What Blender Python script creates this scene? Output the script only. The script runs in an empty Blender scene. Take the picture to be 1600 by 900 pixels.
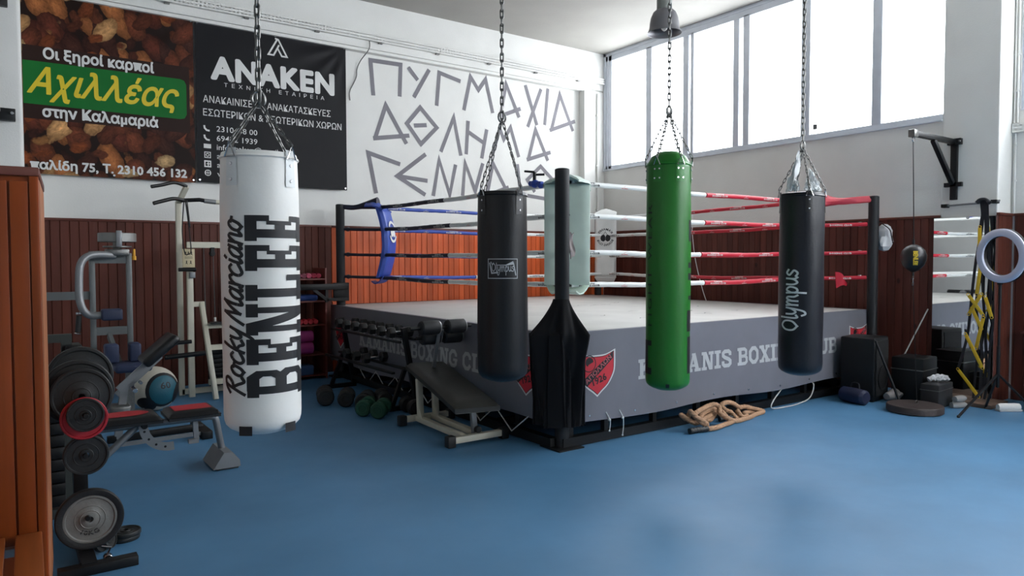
import bpy, bmesh, math, random
from mathutils import Vector, Matrix, noise
random.seed(7)
PI = math.pi
SC = bpy.context.scene
COL = SC.collection
rad = math.radians

# ------------------------------------------------------------------ camera, sky, light, exposure
cam_data = bpy.data.cameras.new('camera')
cam = bpy.data.objects.new('camera', cam_data); COL.objects.link(cam)
YAW, PIT, ROLL = rad(35.551), rad(-2.211), rad(-0.115)
fw = Vector((math.sin(YAW)*math.cos(PIT), math.cos(YAW)*math.cos(PIT), math.sin(PIT)))
rt = Vector((math.cos(YAW), -math.sin(YAW), 0)); up = rt.cross(fw)
r2 = rt*math.cos(ROLL) + up*math.sin(ROLL); u2 = -rt*math.sin(ROLL) + up*math.cos(ROLL)
cam.matrix_world = Matrix(((r2.x, u2.x, -fw.x, 0), (r2.y, u2.y, -fw.y, 0), (r2.z, u2.z, -fw.z, 1.6), (0, 0, 0, 1)))
cam_data.sensor_width = 36; cam_data.lens = 1120.1/1600*36; cam_data.clip_start = 0.05
SC.camera = cam
vs = SC.view_settings
vs.view_transform = 'Standard'; vs.look = 'None'; vs.gamma = 1; vs.use_curve_mapping = False
vs.exposure = 0.0
SKY = 20.0
w = bpy.data.worlds.new('overcast sky'); SC.world = w; w.use_nodes = True
w.node_tree.nodes['Background'].inputs[0].default_value = (0.93, 0.97, 1.0, 1)
w.node_tree.nodes['Background'].inputs[1].default_value = SKY

def portal(x, y0, y1, z0, z1):
    l = bpy.data.lights.new('window_portal', 'AREA'); l.shape = 'RECTANGLE'; l.size = y1-y0; l.size_y = z1-z0
    l.cycles.is_portal = True
    o = bpy.data.objects.new('window_portal', l); COL.objects.link(o)
    o.matrix_world = Matrix(((0, 0, 1, x), (-1, 0, 0, (y0+y1)/2), (0, -1, 0, (z0+z1)/2), (0, 0, 0, 1)))
    o['kind'] = 'helper'; return o
portal(9.14, 3.97, 9.7, 3.25, 5.31)
portal(9.5, -3.5, 3.28, 3.3, 5.31)
front_portal = portal(0, 5.4, 8.6, 2.8, 4.6)  # portal for the added window behind the camera
front_portal.matrix_world = Matrix(((1, 0, 0, 7.0), (0, 0, -1, -4.25), (0, 1, 0, 3.7), (0, 0, 0, 1))) @ Matrix.Rotation(PI, 4, 'X')

# ------------------------------------------------------------------ helpers
def lin(r, g, b):
    f = lambda c: c/12.92 if c <= .04045 else ((c+.055)/1.055)**2.4
    return (f(r/255), f(g/255), f(b/255), 1)

def mat(name, rgb, rough=.5, metal=0, var=0, vscale=6, bump=0, bscale=40, spec=.5, stretch=(1, 1, 1), emit=0, coat=0):
    m = bpy.data.materials.new(name); m.use_nodes = True
    nt = m.node_tree; b = nt.nodes['Principled BSDF']
    b.inputs['Base Color'].default_value = lin(*rgb); b.inputs['Roughness'].default_value = rough
    b.inputs['Metallic'].default_value = metal; b.inputs['Specular IOR Level'].default_value = spec
    b.inputs['Coat Weight'].default_value = coat
    if emit:
        b.inputs['Emission Color'].default_value = lin(*rgb); b.inputs['Emission Strength'].default_value = emit
    tc = nt.nodes.new('ShaderNodeTexCoord'); mp = nt.nodes.new('ShaderNodeMapping')
    mp.inputs['Scale'].default_value = stretch
    nt.links.new(tc.outputs['Object'], mp.inputs[0])
    n = nt.nodes.new('ShaderNodeTexNoise'); n.inputs['Scale'].default_value = vscale; n.inputs['Detail'].default_value = 5
    nt.links.new(mp.outputs[0], n.inputs['Vector'])
    v = var or .04
    mx = nt.nodes.new('ShaderNodeMix'); mx.data_type = 'RGBA'
    c = lin(*rgb)
    mx.inputs[6].default_value = (c[0]*(1-v), c[1]*(1-v), c[2]*(1-v), 1)
    mx.inputs[7].default_value = (min(1, c[0]*(1+v)), min(1, c[1]*(1+v)), min(1, c[2]*(1+v)), 1)
    mr = nt.nodes.new('ShaderNodeMapRange'); mr.inputs[1].default_value = .3; mr.inputs[2].default_value = .7
    nt.links.new(n.outputs[0], mr.inputs[0]); nt.links.new(mr.outputs[0], mx.inputs[0])
    nt.links.new(mx.outputs[2], b.inputs['Base Color'])
    if bump:
        n2 = nt.nodes.new('ShaderNodeTexNoise'); n2.inputs['Scale'].default_value = bscale; n2.inputs['Detail'].default_value = 4
        nt.links.new(mp.outputs[0], n2.inputs['Vector'])
        bp = nt.nodes.new('ShaderNodeBump'); bp.inputs['Strength'].default_value = bump; bp.inputs['Distance'].default_value = .02
        nt.links.new(n2.outputs[0], bp.inputs['Height']); nt.links.new(bp.outputs[0], b.inputs['Normal'])
    return m

def wood_mat(name, rgb, axis='x', pitch=.097, rough=.42, dark=.55, spec=.3):
    """varnished softwood planks: tone changes from board to board, long grain, a few knots"""
    m = mat(name, rgb, rough, spec=spec, bump=.05, bscale=30, stretch=(1, 1, .12), var=.22, vscale=9)
    nt = m.node_tree; b = nt.nodes['Principled BSDF']
    src = b.inputs['Base Color'].links[0].from_socket
    tc = nt.nodes.new('ShaderNodeTexCoord'); sx = nt.nodes.new('ShaderNodeSeparateXYZ')
    nt.links.new(tc.outputs['Object'], sx.inputs[0])
    d = nt.nodes.new('ShaderNodeMath'); d.operation = 'DIVIDE'; d.inputs[1].default_value = pitch
    nt.links.new(sx.outputs['XYZ'.index(axis.upper())], d.inputs[0])
    fl = nt.nodes.new('ShaderNodeMath'); fl.operation = 'FLOOR'; nt.links.new(d.outputs[0], fl.inputs[0])
    wn = nt.nodes.new('ShaderNodeTexWhiteNoise'); wn.noise_dimensions = '1D'; nt.links.new(fl.outputs[0], wn.inputs['W'])
    mr = nt.nodes.new('ShaderNodeMapRange'); mr.inputs[3].default_value = 1-dark*.45; mr.inputs[4].default_value = 1+dark*.35
    nt.links.new(wn.outputs['Value'], mr.inputs[0])
    mu = nt.nodes.new('ShaderNodeMix'); mu.data_type = 'RGBA'; mu.blend_type = 'MULTIPLY'; mu.inputs[0].default_value = 1
    nt.links.new(src, mu.inputs[6]); nt.links.new(mr.outputs[0], mu.inputs[7])
    vo = nt.nodes.new('ShaderNodeTexVoronoi'); vo.inputs['Scale'].default_value = 2.6
    mp = nt.nodes.new('ShaderNodeMapping'); mp.inputs['Scale'].default_value = (1, 1, .6)
    nt.links.new(tc.outputs['Object'], mp.inputs[0]); nt.links.new(mp.outputs[0], vo.inputs['Vector'])
    kr = nt.nodes.new('ShaderNodeMapRange'); kr.inputs[1].default_value = .03; kr.inputs[2].default_value = .07
    kr.inputs[3].default_value = .3; kr.inputs[4].default_value = 1
    nt.links.new(vo.outputs['Distance'], kr.inputs[0])
    mk = nt.nodes.new('ShaderNodeMix'); mk.data_type = 'RGBA'; mk.blend_type = 'MULTIPLY'; mk.inputs[0].default_value = 1
    nt.links.new(mu.outputs[2], mk.inputs[6]); nt.links.new(kr.outputs[0], mk.inputs[7])
    nt.links.new(mk.outputs[2], b.inputs['Base Color'])
    return m

def root(name, label, cat, loc=(0, 0, 0), rz=0, group=None):
    o = bpy.data.objects.new(name, None); COL.objects.link(o); o.empty_display_size = .1
    o.location = loc; o.rotation_euler = (0, 0, rz)
    o['label'] = label; o['category'] = cat
    if group: o['group'] = group
    return o

def tag(o, label, cat, group=None):
    o['label'] = label; o['category'] = cat
    if group: o['group'] = group
    return o

def struct(o):
    o['kind'] = 'structure'; return o

def copy_tree(o, parent=None):
    c = o.copy(); COL.objects.link(c)
    if parent is not None: c.parent = parent
    for ch in [x for x in list(bpy.data.objects) if x.parent == o]:
        copy_tree(ch, c)
    return c

class MB:
    """collects shapes in one mesh; author in world coordinates when w=root is given"""
    def __init__(s, w=None, M=None):
        s.bm = bmesh.new()
        s.M = M.copy() if M else Matrix.Identity(4)
        if w is not None:
            s.M = (Matrix.Translation(w.location) @ w.rotation_euler.to_matrix().to_4x4()).inverted() @ s.M
    def v(s, p): return s.bm.verts.new(s.M @ Vector(p))
    def f(s, vs):
        try: return s.bm.faces.new(vs)
        except ValueError: return None
    def box(s, x0, x1, y0, y1, z0, z1, T=None, bev=0):
        T = T or Matrix.Identity(4)
        P = [s.v(T @ Vector(p)) for p in ((x0, y0, z0), (x1, y0, z0), (x1, y1, z0), (x0, y1, z0), (x0, y0, z1), (x1, y0, z1), (x1, y1, z1), (x0, y1, z1))]
        F = [s.f([P[i] for i in q]) for q in ((3, 2, 1, 0), (4, 5, 6, 7), (0, 1, 5, 4), (1, 2, 6, 5), (2, 3, 7, 6), (3, 0, 4, 7))]
        if bev:
            E = list({e for f in F for e in f.edges})
            bmesh.ops.bevel(s.bm, geom=E, offset=bev, segments=2 if bev < .02 else 3, affect='EDGES', profile=.5)
        return s
    def cbox(s, c, d, rz=0, rx=0, ry=0, bev=0):
        T = Matrix.Translation(c) @ Matrix.Rotation(rz, 4, 'Z') @ Matrix.Rotation(ry, 4, 'Y') @ Matrix.Rotation(rx, 4, 'X')
        return s.box(-d[0]/2, d[0]/2, -d[1]/2, d[1]/2, -d[2]/2, d[2]/2, T, bev)
    def beam(s, a, b, w, h, upv=(0, 0, 1), bev=0):
        a, b = Vector(a), Vector(b); z = (b-a); L = z.length; z.normalize()
        x = Vector(upv).cross(z)
        if x.length < 1e-4: x = Vector((1, 0, 0)).cross(z)
        x.normalize(); y = z.cross(x)
        T = Matrix(((x.x, y.x, z.x, a.x), (x.y, y.y, z.y, a.y), (x.z, y.z, z.z, a.z), (0, 0, 0, 1)))
        return s.box(-w/2, w/2, -h/2, h/2, 0, L, T, bev)
    def tube(s, pts, r, n=10, closed=False, caps=True, rfun=None):
        P = [Vector(p) for p in pts]; N = len(P)
        T = []
        for i in range(N):
            a = P[(i-1) % N] if (closed or i > 0) else P[i]; b = P[(i+1) % N] if (closed or i < N-1) else P[i]
            t = b-a; T.append(t.normalized() if t.length > 1e-9 else Vector((0, 0, 1)))
        x = T[0].orthogonal().normalized(); rings = []
        for i in range(N):
            x = (x - T[i]*x.dot(T[i]))
            x = x.normalized() if x.length > 1e-6 else T[i].orthogonal().normalized()
            y = T[i].cross(x); ring = []
            for k in range(n):
                th = 2*PI*k/n
                rr = rfun(i, th) if rfun else (r[i] if isinstance(r, (list, tuple)) else r)
                ring.append(s.v(P[i] + x*math.cos(th)*rr + y*math.sin(th)*rr))
            rings.append(ring)
        for i in range(N if closed else N-1):
            A, B = rings[i], rings[(i+1) % N]
            for k in range(n): s.f((A[k], A[(k+1) % n], B[(k+1) % n], B[k]))
        if caps and not closed:
            s.f(rings[0][::-1]); s.f(rings[-1])
        return s
    def lathe(s, prof, n=32, T=None, wob=None):
        T = T or Matrix.Identity(4); rings = []
        for i, (r, z) in enumerate(prof):
            if r < 1e-6: rings.append([s.v(T @ Vector((0, 0, z)))]); continue
            ring = []
            for k in range(n):
                th = 2*PI*k/n; rr = r*(1+(wob(th, z) if wob else 0))
                ring.append(s.v(T @ Vector((rr*math.cos(th), rr*math.sin(th), z))))
            rings.append(ring)
        for A, B in zip(rings, rings[1:]):
            if len(A) == 1 and len(B) == 1: continue
            for k in range(n):
                if len(A) == 1: s.f((A[0], B[(k+1) % n], B[k]))
                elif len(B) == 1: s.f((A[k], A[(k+1) % n], B[0]))
                else: s.f((A[k], A[(k+1) % n], B[(k+1) % n], B[k]))
        shut = abs(prof[0][0]-prof[-1][0])+abs(prof[0][1]-prof[-1][1]) < 1e-9
        for ring, flip in ((rings[0], True), (rings[-1], False)):
            if shut: break
            if len(ring) > 1: s.f(ring[::-1] if flip else ring)
        return s
    def cyl(s, a, b, r, n=20, r1=None):
        a, b = Vector(a), Vector(b); z = b-a; L = z.length
        T = Matrix.Translation(a) @ z.to_track_quat('Z', 'Y').to_matrix().to_4x4()
        r1 = r if r1 is None else r1; e = min(.12*min(r, r1), L*.2, .006)
        return s.lathe([(r-e, 0), (r, e), (r1, L-e), (r1-e, L)], n, T)
    def ball(s, c, r, n=16, sz=(1, 1, 1)):
        T = Matrix.Translation(c) @ Matrix.Diagonal((sz[0], sz[1], sz[2], 1))
        return s.lathe([(r*math.sin(PI*i/(n//2)), -r*math.cos(PI*i/(n//2))) for i in range(n//2+1)], n, T)
    def prism(s, poly, T, d):
        """polygon in local xy extruded by d along local z"""
        A = [s.v(T @ Vector((x, y, 0))) for x, y in poly]; B = [s.v(T @ Vector((x, y, d))) for x, y in poly]
        s.f(A[::-1]); s.f(B); n = len(A)
        for i in range(n): s.f((A[i], A[(i+1) % n], B[(i+1) % n], B[i]))
        return s
    def sheet(s, fn, nu, nv, th=0, off=None):
        """grid fn(u,v)->point; th>0 gives it real thickness along off"""
        G = [[s.v(fn(i/nu, j/nv)) for j in range(nv+1)] for i in range(nu+1)]
        fs = [s.f((G[i][j], G[i+1][j], G[i+1][j+1], G[i][j+1])) for i in range(nu) for j in range(nv)]
        if th:
            o = Vector(off)*th
            H = [[s.v(Vector(fn(i/nu, j/nv))+o) for j in range(nv+1)] for i in range(nu+1)]
            for i in range(nu):
                for j in range(nv): s.f((H[i][j+1], H[i+1][j+1], H[i+1][j], H[i][j]))
            rim = [(i, 0) for i in range(nu)] + [(nu, j) for j in range(nv)] + [(i, nv) for i in range(nu, 0, -1)] + [(0, j) for j in range(nv, 0, -1)]
            for q in range(len(rim)):
                a, b = rim[q], rim[(q+1) % len(rim)]
                s.f((G[b[0]][b[1]], G[a[0]][a[1]], H[a[0]][a[1]], H[b[0]][b[1]]))
        return s
    def chain(s, a, b, pitch=.048, wd=.03, wr=.0056):
        a, b = Vector(a), Vector(b); L = (b-a).length; n = max(1, round(L/pitch)); z = (b-a).normalized()
        x = z.orthogonal().normalized(); y = z.cross(x); p = L/n; hl = p/2+wr*1.3
        for i in range(n):
            c = a+z*(p*(i+.5)); e = x if i % 2 else y; R = wd/2-wr; st = max(.001, hl-R)
            pts = []
            for k in range(5): t = PI*k/4; pts.append(c+z*(st+R*math.sin(t))+e*R*math.cos(t))
            for k in range(5): t = PI+PI*k/4; pts.append(c+z*(-st+R*math.sin(t))+e*R*math.cos(t))
            s.tube(pts, wr, 6, closed=True)
        return s
    def polys(s, pl, fn, cut=None):
        """flat polygons (2-D) mapped by fn(u,v); cut=step slices them along u and v so they can bend"""
        tb = bmesh.new()
        for i, p in enumerate(pl):       # overlapping pen strokes lie a hair above each other
            try: tb.faces.new([tb.verts.new((x, y, (i % 31)*4e-5)) for x, y in p])
            except ValueError: pass
        if cut and len(tb.verts):
            for ax in (0, 1):
                st = cut if isinstance(cut, (int, float)) else cut[ax]
                if not st: continue
                lo = min(v.co[ax] for v in tb.verts); hi = max(v.co[ax] for v in tb.verts); q = lo+st
                while q < hi:
                    co = [0, 0, 0]; co[ax] = q; no = [0, 0, 0]; no[ax] = 1
                    bmesh.ops.bisect_plane(tb, geom=tb.verts[:]+tb.edges[:]+tb.faces[:], plane_co=co, plane_no=no)
                    q += st
        tb.verts.index_update()
        for f in tb.faces: f.normal_update()
        vm = []
        for v in tb.verts:
            q = Vector(fn(v.co.x, v.co.y))
            if v.co.z > 0:
                nn = (Vector(fn(v.co.x+1e-3, v.co.y))-q).cross(Vector(fn(v.co.x, v.co.y+1e-3))-q)
                if nn.length > 0: q += nn.normalized()*v.co.z
            vm.append(s.v(q))
        for f in tb.faces:
            L = [vm[v.index] for v in f.verts]
            s.f(L if f.normal.z >= 0 else L[::-1])
        tb.free(); return s
    def build(s, name, m, parent=None, smooth=35, recalc=False):
        if recalc: bmesh.ops.recalc_face_normals(s.bm, faces=s.bm.faces[:])
        me = bpy.data.meshes.new(name); s.bm.to_mesh(me); s.bm.free()
        me.materials.append(m)
        if smooth:
            me.polygons.foreach_set('use_smooth', [True]*len(me.polygons))
            me.set_sharp_from_angle(angle=rad(smooth))
        o = bpy.data.objects.new(name, me); COL.objects.link(o)
        if parent is not None: o.parent = parent
        return o

def catmull(P, k=8, closed=False):
    P = [Vector(p) for p in P]; out = []; n = len(P)
    for i in range(n if closed else n-1):
        p0 = P[(i-1) % n] if (closed or i > 0) else P[0]; p1 = P[i]; p2 = P[(i+1) % n]
        p3 = P[(i+2) % n] if (closed or i < n-2) else P[-1]
        for j in range(k):
            t = j/k
            out.append(.5*((2*p1)+(p2-p0)*t+(2*p0-5*p1+4*p2-p3)*t*t+(3*p1-p0-3*p2+p3)*t**3))
    if not closed: out.append(P[-1])
    return out

def stroke(pts, wd, closed=False, square=False):
    """thick 2-D polyline with mitred joints -> quads"""
    P = [Vector((p[0], p[1])) for p in pts]
    if closed and (P[0]-P[-1]).length < 1e-6: P = P[:-1]
    n = len(P); L = []; R = []
    for i in range(n):
        a = P[i]-P[i-1] if (i > 0 or closed) else P[1]-P[0]
        b = P[(i+1) % n]-P[i] if (i < n-1 or closed) else P[-1]-P[-2]
        a = a.normalized(); b = b.normalized(); t = a+b
        t = t.normalized() if t.length > .05 else Vector((-a.y, a.x))
        nn = Vector((-t.y, t.x)); c = max(.35, abs(nn.dot(Vector((-a.y, a.x)))))
        L.append(P[i]+nn*wd/2/c); R.append(P[i]-nn*wd/2/c)
    if square and not closed:
        d = (P[0]-P[1]).normalized()*wd/2; L[0] += d; R[0] += d
        d = (P[-1]-P[-2]).normalized()*wd/2; L[-1] += d; R[-1] += d
    q = []
    for i in range(n if closed else n-1):
        j = (i+1) % n; q.append([tuple(R[i]), tuple(R[j]), tuple(L[j]), tuple(L[i])])
    return q

def rect(x0, y0, x1, y1): return [(x0, y0), (x1, y0), (x1, y1), (x0, y1)]
def circ(cx, cy, r, n=20, a0=0, a1=2*PI): return [(cx+r*math.cos(a0+(a1-a0)*i/n), cy+r*math.sin(a0+(a1-a0)*i/n)) for i in range(n if a1-a0 > 6.28 else n+1)]

_tc = {}
def font_polys(s, bold=0, res=3, spacing=1.0):
    key = (s, bold, res, spacing)
    if key in _tc: return _tc[key]
    fat = bold > .0305 or (bold > .006 and any(ord(ch) > 127 for ch in s))
    c = bpy.data.curves.new('lettering_source', 'FONT'); c.body = s; c.resolution_u = res; c.offset = 0 if fat else bold; c.space_character = spacing
    o = bpy.data.objects.new('lettering_source', c); COL.objects.link(o)
    e = o.evaluated_get(bpy.context.evaluated_depsgraph_get()); m = e.to_mesh()
    pl = [[(m.vertices[i].co.x, m.vertices[i].co.y) for i in p.vertices] for p in m.polygons]
    if fat:                      # heavier weight: the outline drawn with a round pen over the plain letter
        cnt = {}
        for p in m.polygons:
            for a, b_ in p.edge_keys:
                ka = tuple(round(q, 4) for q in m.vertices[a].co[:2]); kb = tuple(round(q, 4) for q in m.vertices[b_].co[:2])
                if ka != kb: k = (min(ka, kb), max(ka, kb)); cnt[k] = cnt.get(k, 0)+1
        seen = set()
        for (ka, kb), n_ in cnt.items():
            if n_ != 1: continue
            d = Vector((kb[0]-ka[0], kb[1]-ka[1])); L = d.length; d /= L; nx, ny = -d.y*bold, d.x*bold
            pl.append([(ka[0]-nx, ka[1]-ny), (kb[0]-nx, kb[1]-ny), (kb[0]+nx, kb[1]+ny), (ka[0]+nx, ka[1]+ny)])
            for q in (ka, kb):
                if q not in seen: seen.add(q); pl.append(circ(q[0], q[1], bold, 7))
    e.to_mesh_clear(); bpy.data.objects.remove(o); bpy.data.curves.remove(c)
    _tc[key] = pl; return pl

def fit(pl, x0, x1=None, y0=0, h=None, cap=.69, shear=0):
    """scale polygons so the text runs from x0 to x1 with cap height h above y0"""
    xs = [p[0] for q in pl for p in q]; lo, hi = min(xs), max(xs)
    sy = h/cap; sx = (x1-x0)/(hi-lo) if x1 is not None else sy
    return [[(x0+(x-lo)*sx+shear*y*sy, y0+y*sy) for x, y in q] for q in pl]

def xform(pl, fn): return [[fn(x, y) for x, y in q] for q in pl]

# slab-serif capitals for the club and bag lettering (cap height 1)
def _slab():
    s = .17; R = rect; G = {}
    G['I'] = (.5, [R(.13, 0, .37, 1), R(0, 0, .5, s), R(0, 1-s, .5, 1)])
    G['N'] = (.95, [R(.1, 0, .28, 1), R(.67, 0, .85, 1), [(.1, 1), (.59, 0), (.85, 0), (.36, 1)], R(0, 0, .4, s), R(0, 1-s, .3, 1), R(.55, 1-s, .95, 1)])
    G['E'] = (.8, [R(.1, 0, .36, 1), R(0, 1-s, .78, 1), R(0, 0, .78, s), R(.36, .42, .6, .58), R(.6, .66, .78, 1), R(.6, 0, .78, .34), R(.5, .3, .62, .7)])
    G['L'] = (.8, [R(.1, 0, .36, 1), R(0, 1-s, .48, 1), R(0, 0, .78, s), R(.6, 0, .78, .4)])
    G['B'] = (.9, [R(.1, 0, .34, 1), R(0, 0, .2, s), R(0, 1-s, .2, 1)] + stroke([(.2, .915), (.6, .915), (.73, .82), (.73, .62), (.6, .51), (.3, .51)], .18) + stroke([(.3, .51), (.63, .51), (.77, .4), (.77, .19), (.63, .085), (.2, .085)], .18))
    G['K'] = (1.0, [R(.1, 0, .34, 1), R(0, 0, .44, s), R(0, 1-s, .44, 1), R(.54, 1-s, .95, 1), R(.56, 0, 1.0, s)] + stroke([(.28, .42), (.74, .95)], .19) + stroke([(.44, .6), (.78, .06)], .25))
    G['A'] = (1.05, [R(.28, .27, .72, .41), R(0, 0, .4, s), R(.56, 0, 1.05, s), R(.36, .88, .64, 1)] + stroke([(.2, .04), (.5, .98)], .15) + stroke([(.5, .98), (.8, .04)], .26))
    G['M'] = (1.18, [R(.1, 0, .26, 1), R(.86, 0, 1.08, 1), R(0, 0, .38, s), R(.74, 0, 1.18, s), R(0, 1-s, .3, 1), R(.88, 1-s, 1.18, 1)] + stroke([(.2, .96), (.57, .12)], .22) + stroke([(.57, .12), (.94, .96)], .18))
    G['S'] = (.84, stroke([(.7, .66), (.7, .8), (.58, .9), (.26, .9), (.13, .8), (.13, .66), (.26, .57), (.58, .45), (.71, .35), (.71, .2), (.58, .1), (.24, .1), (.12, .2), (.12, .36)], .21))
    G['O'] = (.88, stroke([(.32, .1), (.56, .1), (.75, .3), (.75, .7), (.56, .9), (.32, .9), (.12, .7), (.12, .3)], .22, True))
    G['X'] = (.95, [R(0, 0, .4, s), R(.5, 0, .95, s), R(0, 1-s, .42, 1), R(.54, 1-s, .93, 1)] + stroke([(.18, .04), (.76, .96)], .17) + stroke([(.18, .96), (.76, .04)], .26))
    G['G'] = (.92, stroke([(.74, .62), (.74, .74), (.58, .9), (.32, .9), (.12, .7), (.12, .3), (.32, .1), (.6, .1), (.74, .2), (.74, .45)], .21) + [R(.46, .36, .9, .5)])
    G['C'] = (.88, stroke([(.74, .6), (.74, .74), (.58, .9), (.32, .9), (.12, .7), (.12, .3), (.32, .1), (.58, .1), (.78, .3)], .21))
    G['U'] = (.94, [R(0, 1-s, .42, 1), R(.54, 1-s, .94, 1)] + stroke([(.21, .96), (.21, .26), (.36, .1), (.6, .1), (.74, .26), (.74, .96)], .21))
    return G
SLAB = _slab()
def slab_text(s, gap=.06, space=.42):
    x = 0; out = []
    for ch in s:
        if ch == ' ': x += space; continue
        wd, pl = SLAB[ch]; out += [[(a+x, b) for a, b in p] for p in pl]; x += wd+gap
    return out

# brush script, drawn letter by letter (x-height 1)
SCR = {
 'R': (1.3, [[(.1, 0), (.25, .7), (.35, 1.45)], [(-.15, 1.15), (.2, 1.5), (.7, 1.6), (.95, 1.35), (.8, 1.0), (.4, .8)], [(.4, .8), (.7, .45), (1.05, 0), (1.3, .12)]]),
 'o': (.95, [[(.5, 0), (.15, .25), (.15, .7), (.45, 1.0), (.75, .75), (.7, .25), (.5, 0)], [(.66, .8), (.98, .72)]]),
 'c': (.9, [[(.75, .85), (.5, 1.0), (.18, .7), (.15, .25), (.45, 0), (.95, .25)]]),
 'k': (.95, [[(.15, 0), (.2, .8), (.3, 1.7)], [(.8, .98), (.2, .48)], [(.2, .5), (.55, .3), (.75, 0), (1.0, .12)]]),
 'y': (.95, [[(.1, 1), (.15, .4), (.4, .15), (.7, .5), (.8, 1.0)], [(.8, 1.0), (.7, .2), (.5, -.55), (.2, -.7), (.02, -.42)]]),
 'M': (1.6, [[(-.1, 0), (.15, .8), (.35, 1.6)], [(.35, 1.6), (.55, .7), (.62, .2)], [(.62, .2), (.9, .9), (1.25, 1.6)], [(1.25, 1.6), (1.25, .7), (1.35, .05), (1.6, .15)]]),
 'a': (1.0, [[(.75, .85), (.45, 1.0), (.15, .65), (.15, .2), (.4, 0), (.7, .35), (.8, 1.0)], [(.8, 1.0), (.75, .3), (.85, .02), (1.05, .15)]]),
 'r': (.78, [[(.12, 1.0), (.2, .5), (.2, 0)], [(.2, .55), (.4, .9), (.65, 1.0), (.78, .82)]]),
 'i': (.5, [[(.2, .95), (.2, .3), (.3, 0), (.52, .15)], [(.25, 1.32), (.32, 1.46)]]),
 'n': (1.0, [[(.12, 1), (.2, .5), (.2, 0)], [(.2, .5), (.45, .95), (.7, .9), (.75, .4), (.82, .02), (1.02, .15)]]),
 'O': (1.3, [[(.6, 0), (.15, .4), (.15, 1.1), (.6, 1.5), (1.1, 1.15), (1.1, .45), (.6, 0)]]),
 'l': (.5, [[(.2, 1.6), (.18, .4), (.28, 0), (.5, .1)]]),
 'm': (1.4, [[(.12, 1), (.2, .5), (.2, 0)], [(.2, .5), (.4, .95), (.62, .85), (.65, 0)], [(.65, .5), (.85, .95), (1.08, .85), (1.12, .3), (1.3, 0)]]),
 'p': (.95, [[(.12, 1), (.2, .2), (.2, -.7)], [(.2, .6), (.45, 1.0), (.8, .7), (.7, .15), (.4, 0), (.2, .2)]]),
 'u': (1.0, [[(.12, 1), (.15, .35), (.4, .02), (.72, .35), (.78, 1)], [(.78, 1), (.78, .3), (.95, .02)]]),
 's': (.85, [[(.75, .85), (.4, 1.0), (.18, .75), (.45, .52), (.72, .3), (.45, 0), (.1, .15)]]),
}
def script_text(s, wd=.2, shear=.3, space=.5):
    x = 0; out = []
    for ch in s:
        if ch == ' ': x += space; continue
        a, st = SCR[ch]
        for p in st:
            c = catmull([(q[0]+x+shear*q[1], q[1], 0) for q in p], 5)
            out += stroke([(q.x, q.y) for q in c], wd, square=True)
        x += a
    return out

# ------------------------------------------------------------------ materials
M_plaster = mat('white plaster', (222, 222, 218), .85, var=.05, vscale=1.5, bump=.12, bscale=60)
M_ceil = mat('ceiling paint', (160, 158, 152), .9, var=.06, vscale=1.2, bump=.08, bscale=30)
M_wood = wood_mat('varnished pine wainscot', (204, 94, 50), 'x')
M_wooddark = wood_mat('dark pine wainscot', (88, 43, 32), 'x', rough=.55)  # darker wood tone than the boards behind the ring
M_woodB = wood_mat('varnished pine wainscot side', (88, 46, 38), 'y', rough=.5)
M_woodcap = mat('dark wood trim', (96, 46, 34), .45, var=.2, vscale=12, stretch=(.2, 1, 1))
M_locker = wood_mat('orange stained planks', (150, 68, 24), 'x', .13, .4)
M_bench_wood = mat('orange stained bench slats', (156, 82, 36), .4, var=.25, vscale=14, stretch=(1, .1, 1))
M_alu = mat('window aluminium', (206, 211, 220), .45, .15, var=.05)
M_black = mat('black painted steel', (14, 15, 17), .45, var=.15, spec=.35)
M_foam = mat('black foam sleeve', (24, 26, 30), .6, var=.1, bump=.08, bscale=160)
M_rubber = mat('black rubber', (24, 24, 25), .5, var=.15, bump=.1, bscale=120)
M_chrome = mat('chrome', (190, 190, 192), .22, 1)
M_steel = mat('zinc chain steel', (120, 120, 118), .38, .9, var=.15, vscale=40)
M_greysteel = mat('silver grey paint', (132, 134, 136), .42, .35, var=.06)
M_cream = mat('cream painted steel', (206, 202, 184), .45, var=.06)
M_vinyl = mat('black vinyl', (22, 22, 24), .36, var=.1, bump=.1, bscale=90)
M_darkpad = mat('worn black vinyl pad', (44, 44, 40), .5, var=.18, bump=.08, bscale=90)
M_white_ink = mat('white print', (214, 214, 212), .6)
M_grey_ink = mat('grey print', (176, 178, 180), .6)
M_black_ink = mat('black print', (18, 18, 22), .55)
M_red = mat('red vinyl', (196, 28, 52), .5, var=.06)
M_blue = mat('blue vinyl', (38, 70, 160), .45, var=.06)
M_navyrope = mat('navy rope sleeve', (26, 28, 48), .55)
M_whitevinyl = mat('white vinyl', (222, 224, 222), .45, var=.04, bump=.06, bscale=50)

def floor_mat():
    m = mat('blue sports vinyl', (77, 126, 164), .33, var=.1, vscale=1.3, bump=.02, bscale=200, spec=.5)
    nt = m.node_tree; b = nt.nodes['Principled BSDF']
    tc = nt.nodes.new('ShaderNodeTexCoord'); n = nt.nodes.new('ShaderNodeTexNoise')
    n.inputs['Scale'].default_value = 2.4; n.inputs['Detail'].default_value = 7; n.inputs['Roughness'].default_value = .65
    nt.links.new(tc.outputs['Object'], n.inputs['Vector'])
    mr = nt.nodes.new('ShaderNodeMapRange'); mr.inputs[1].default_value = .3; mr.inputs[2].default_value = .7
    mr.inputs[3].default_value = .44; mr.inputs[4].default_value = .52
    nt.links.new(n.outputs[0], mr.inputs[0]); nt.links.new(mr.outputs[0], b.inputs['Roughness'])
    return m
M_floor = floor_mat()

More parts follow.
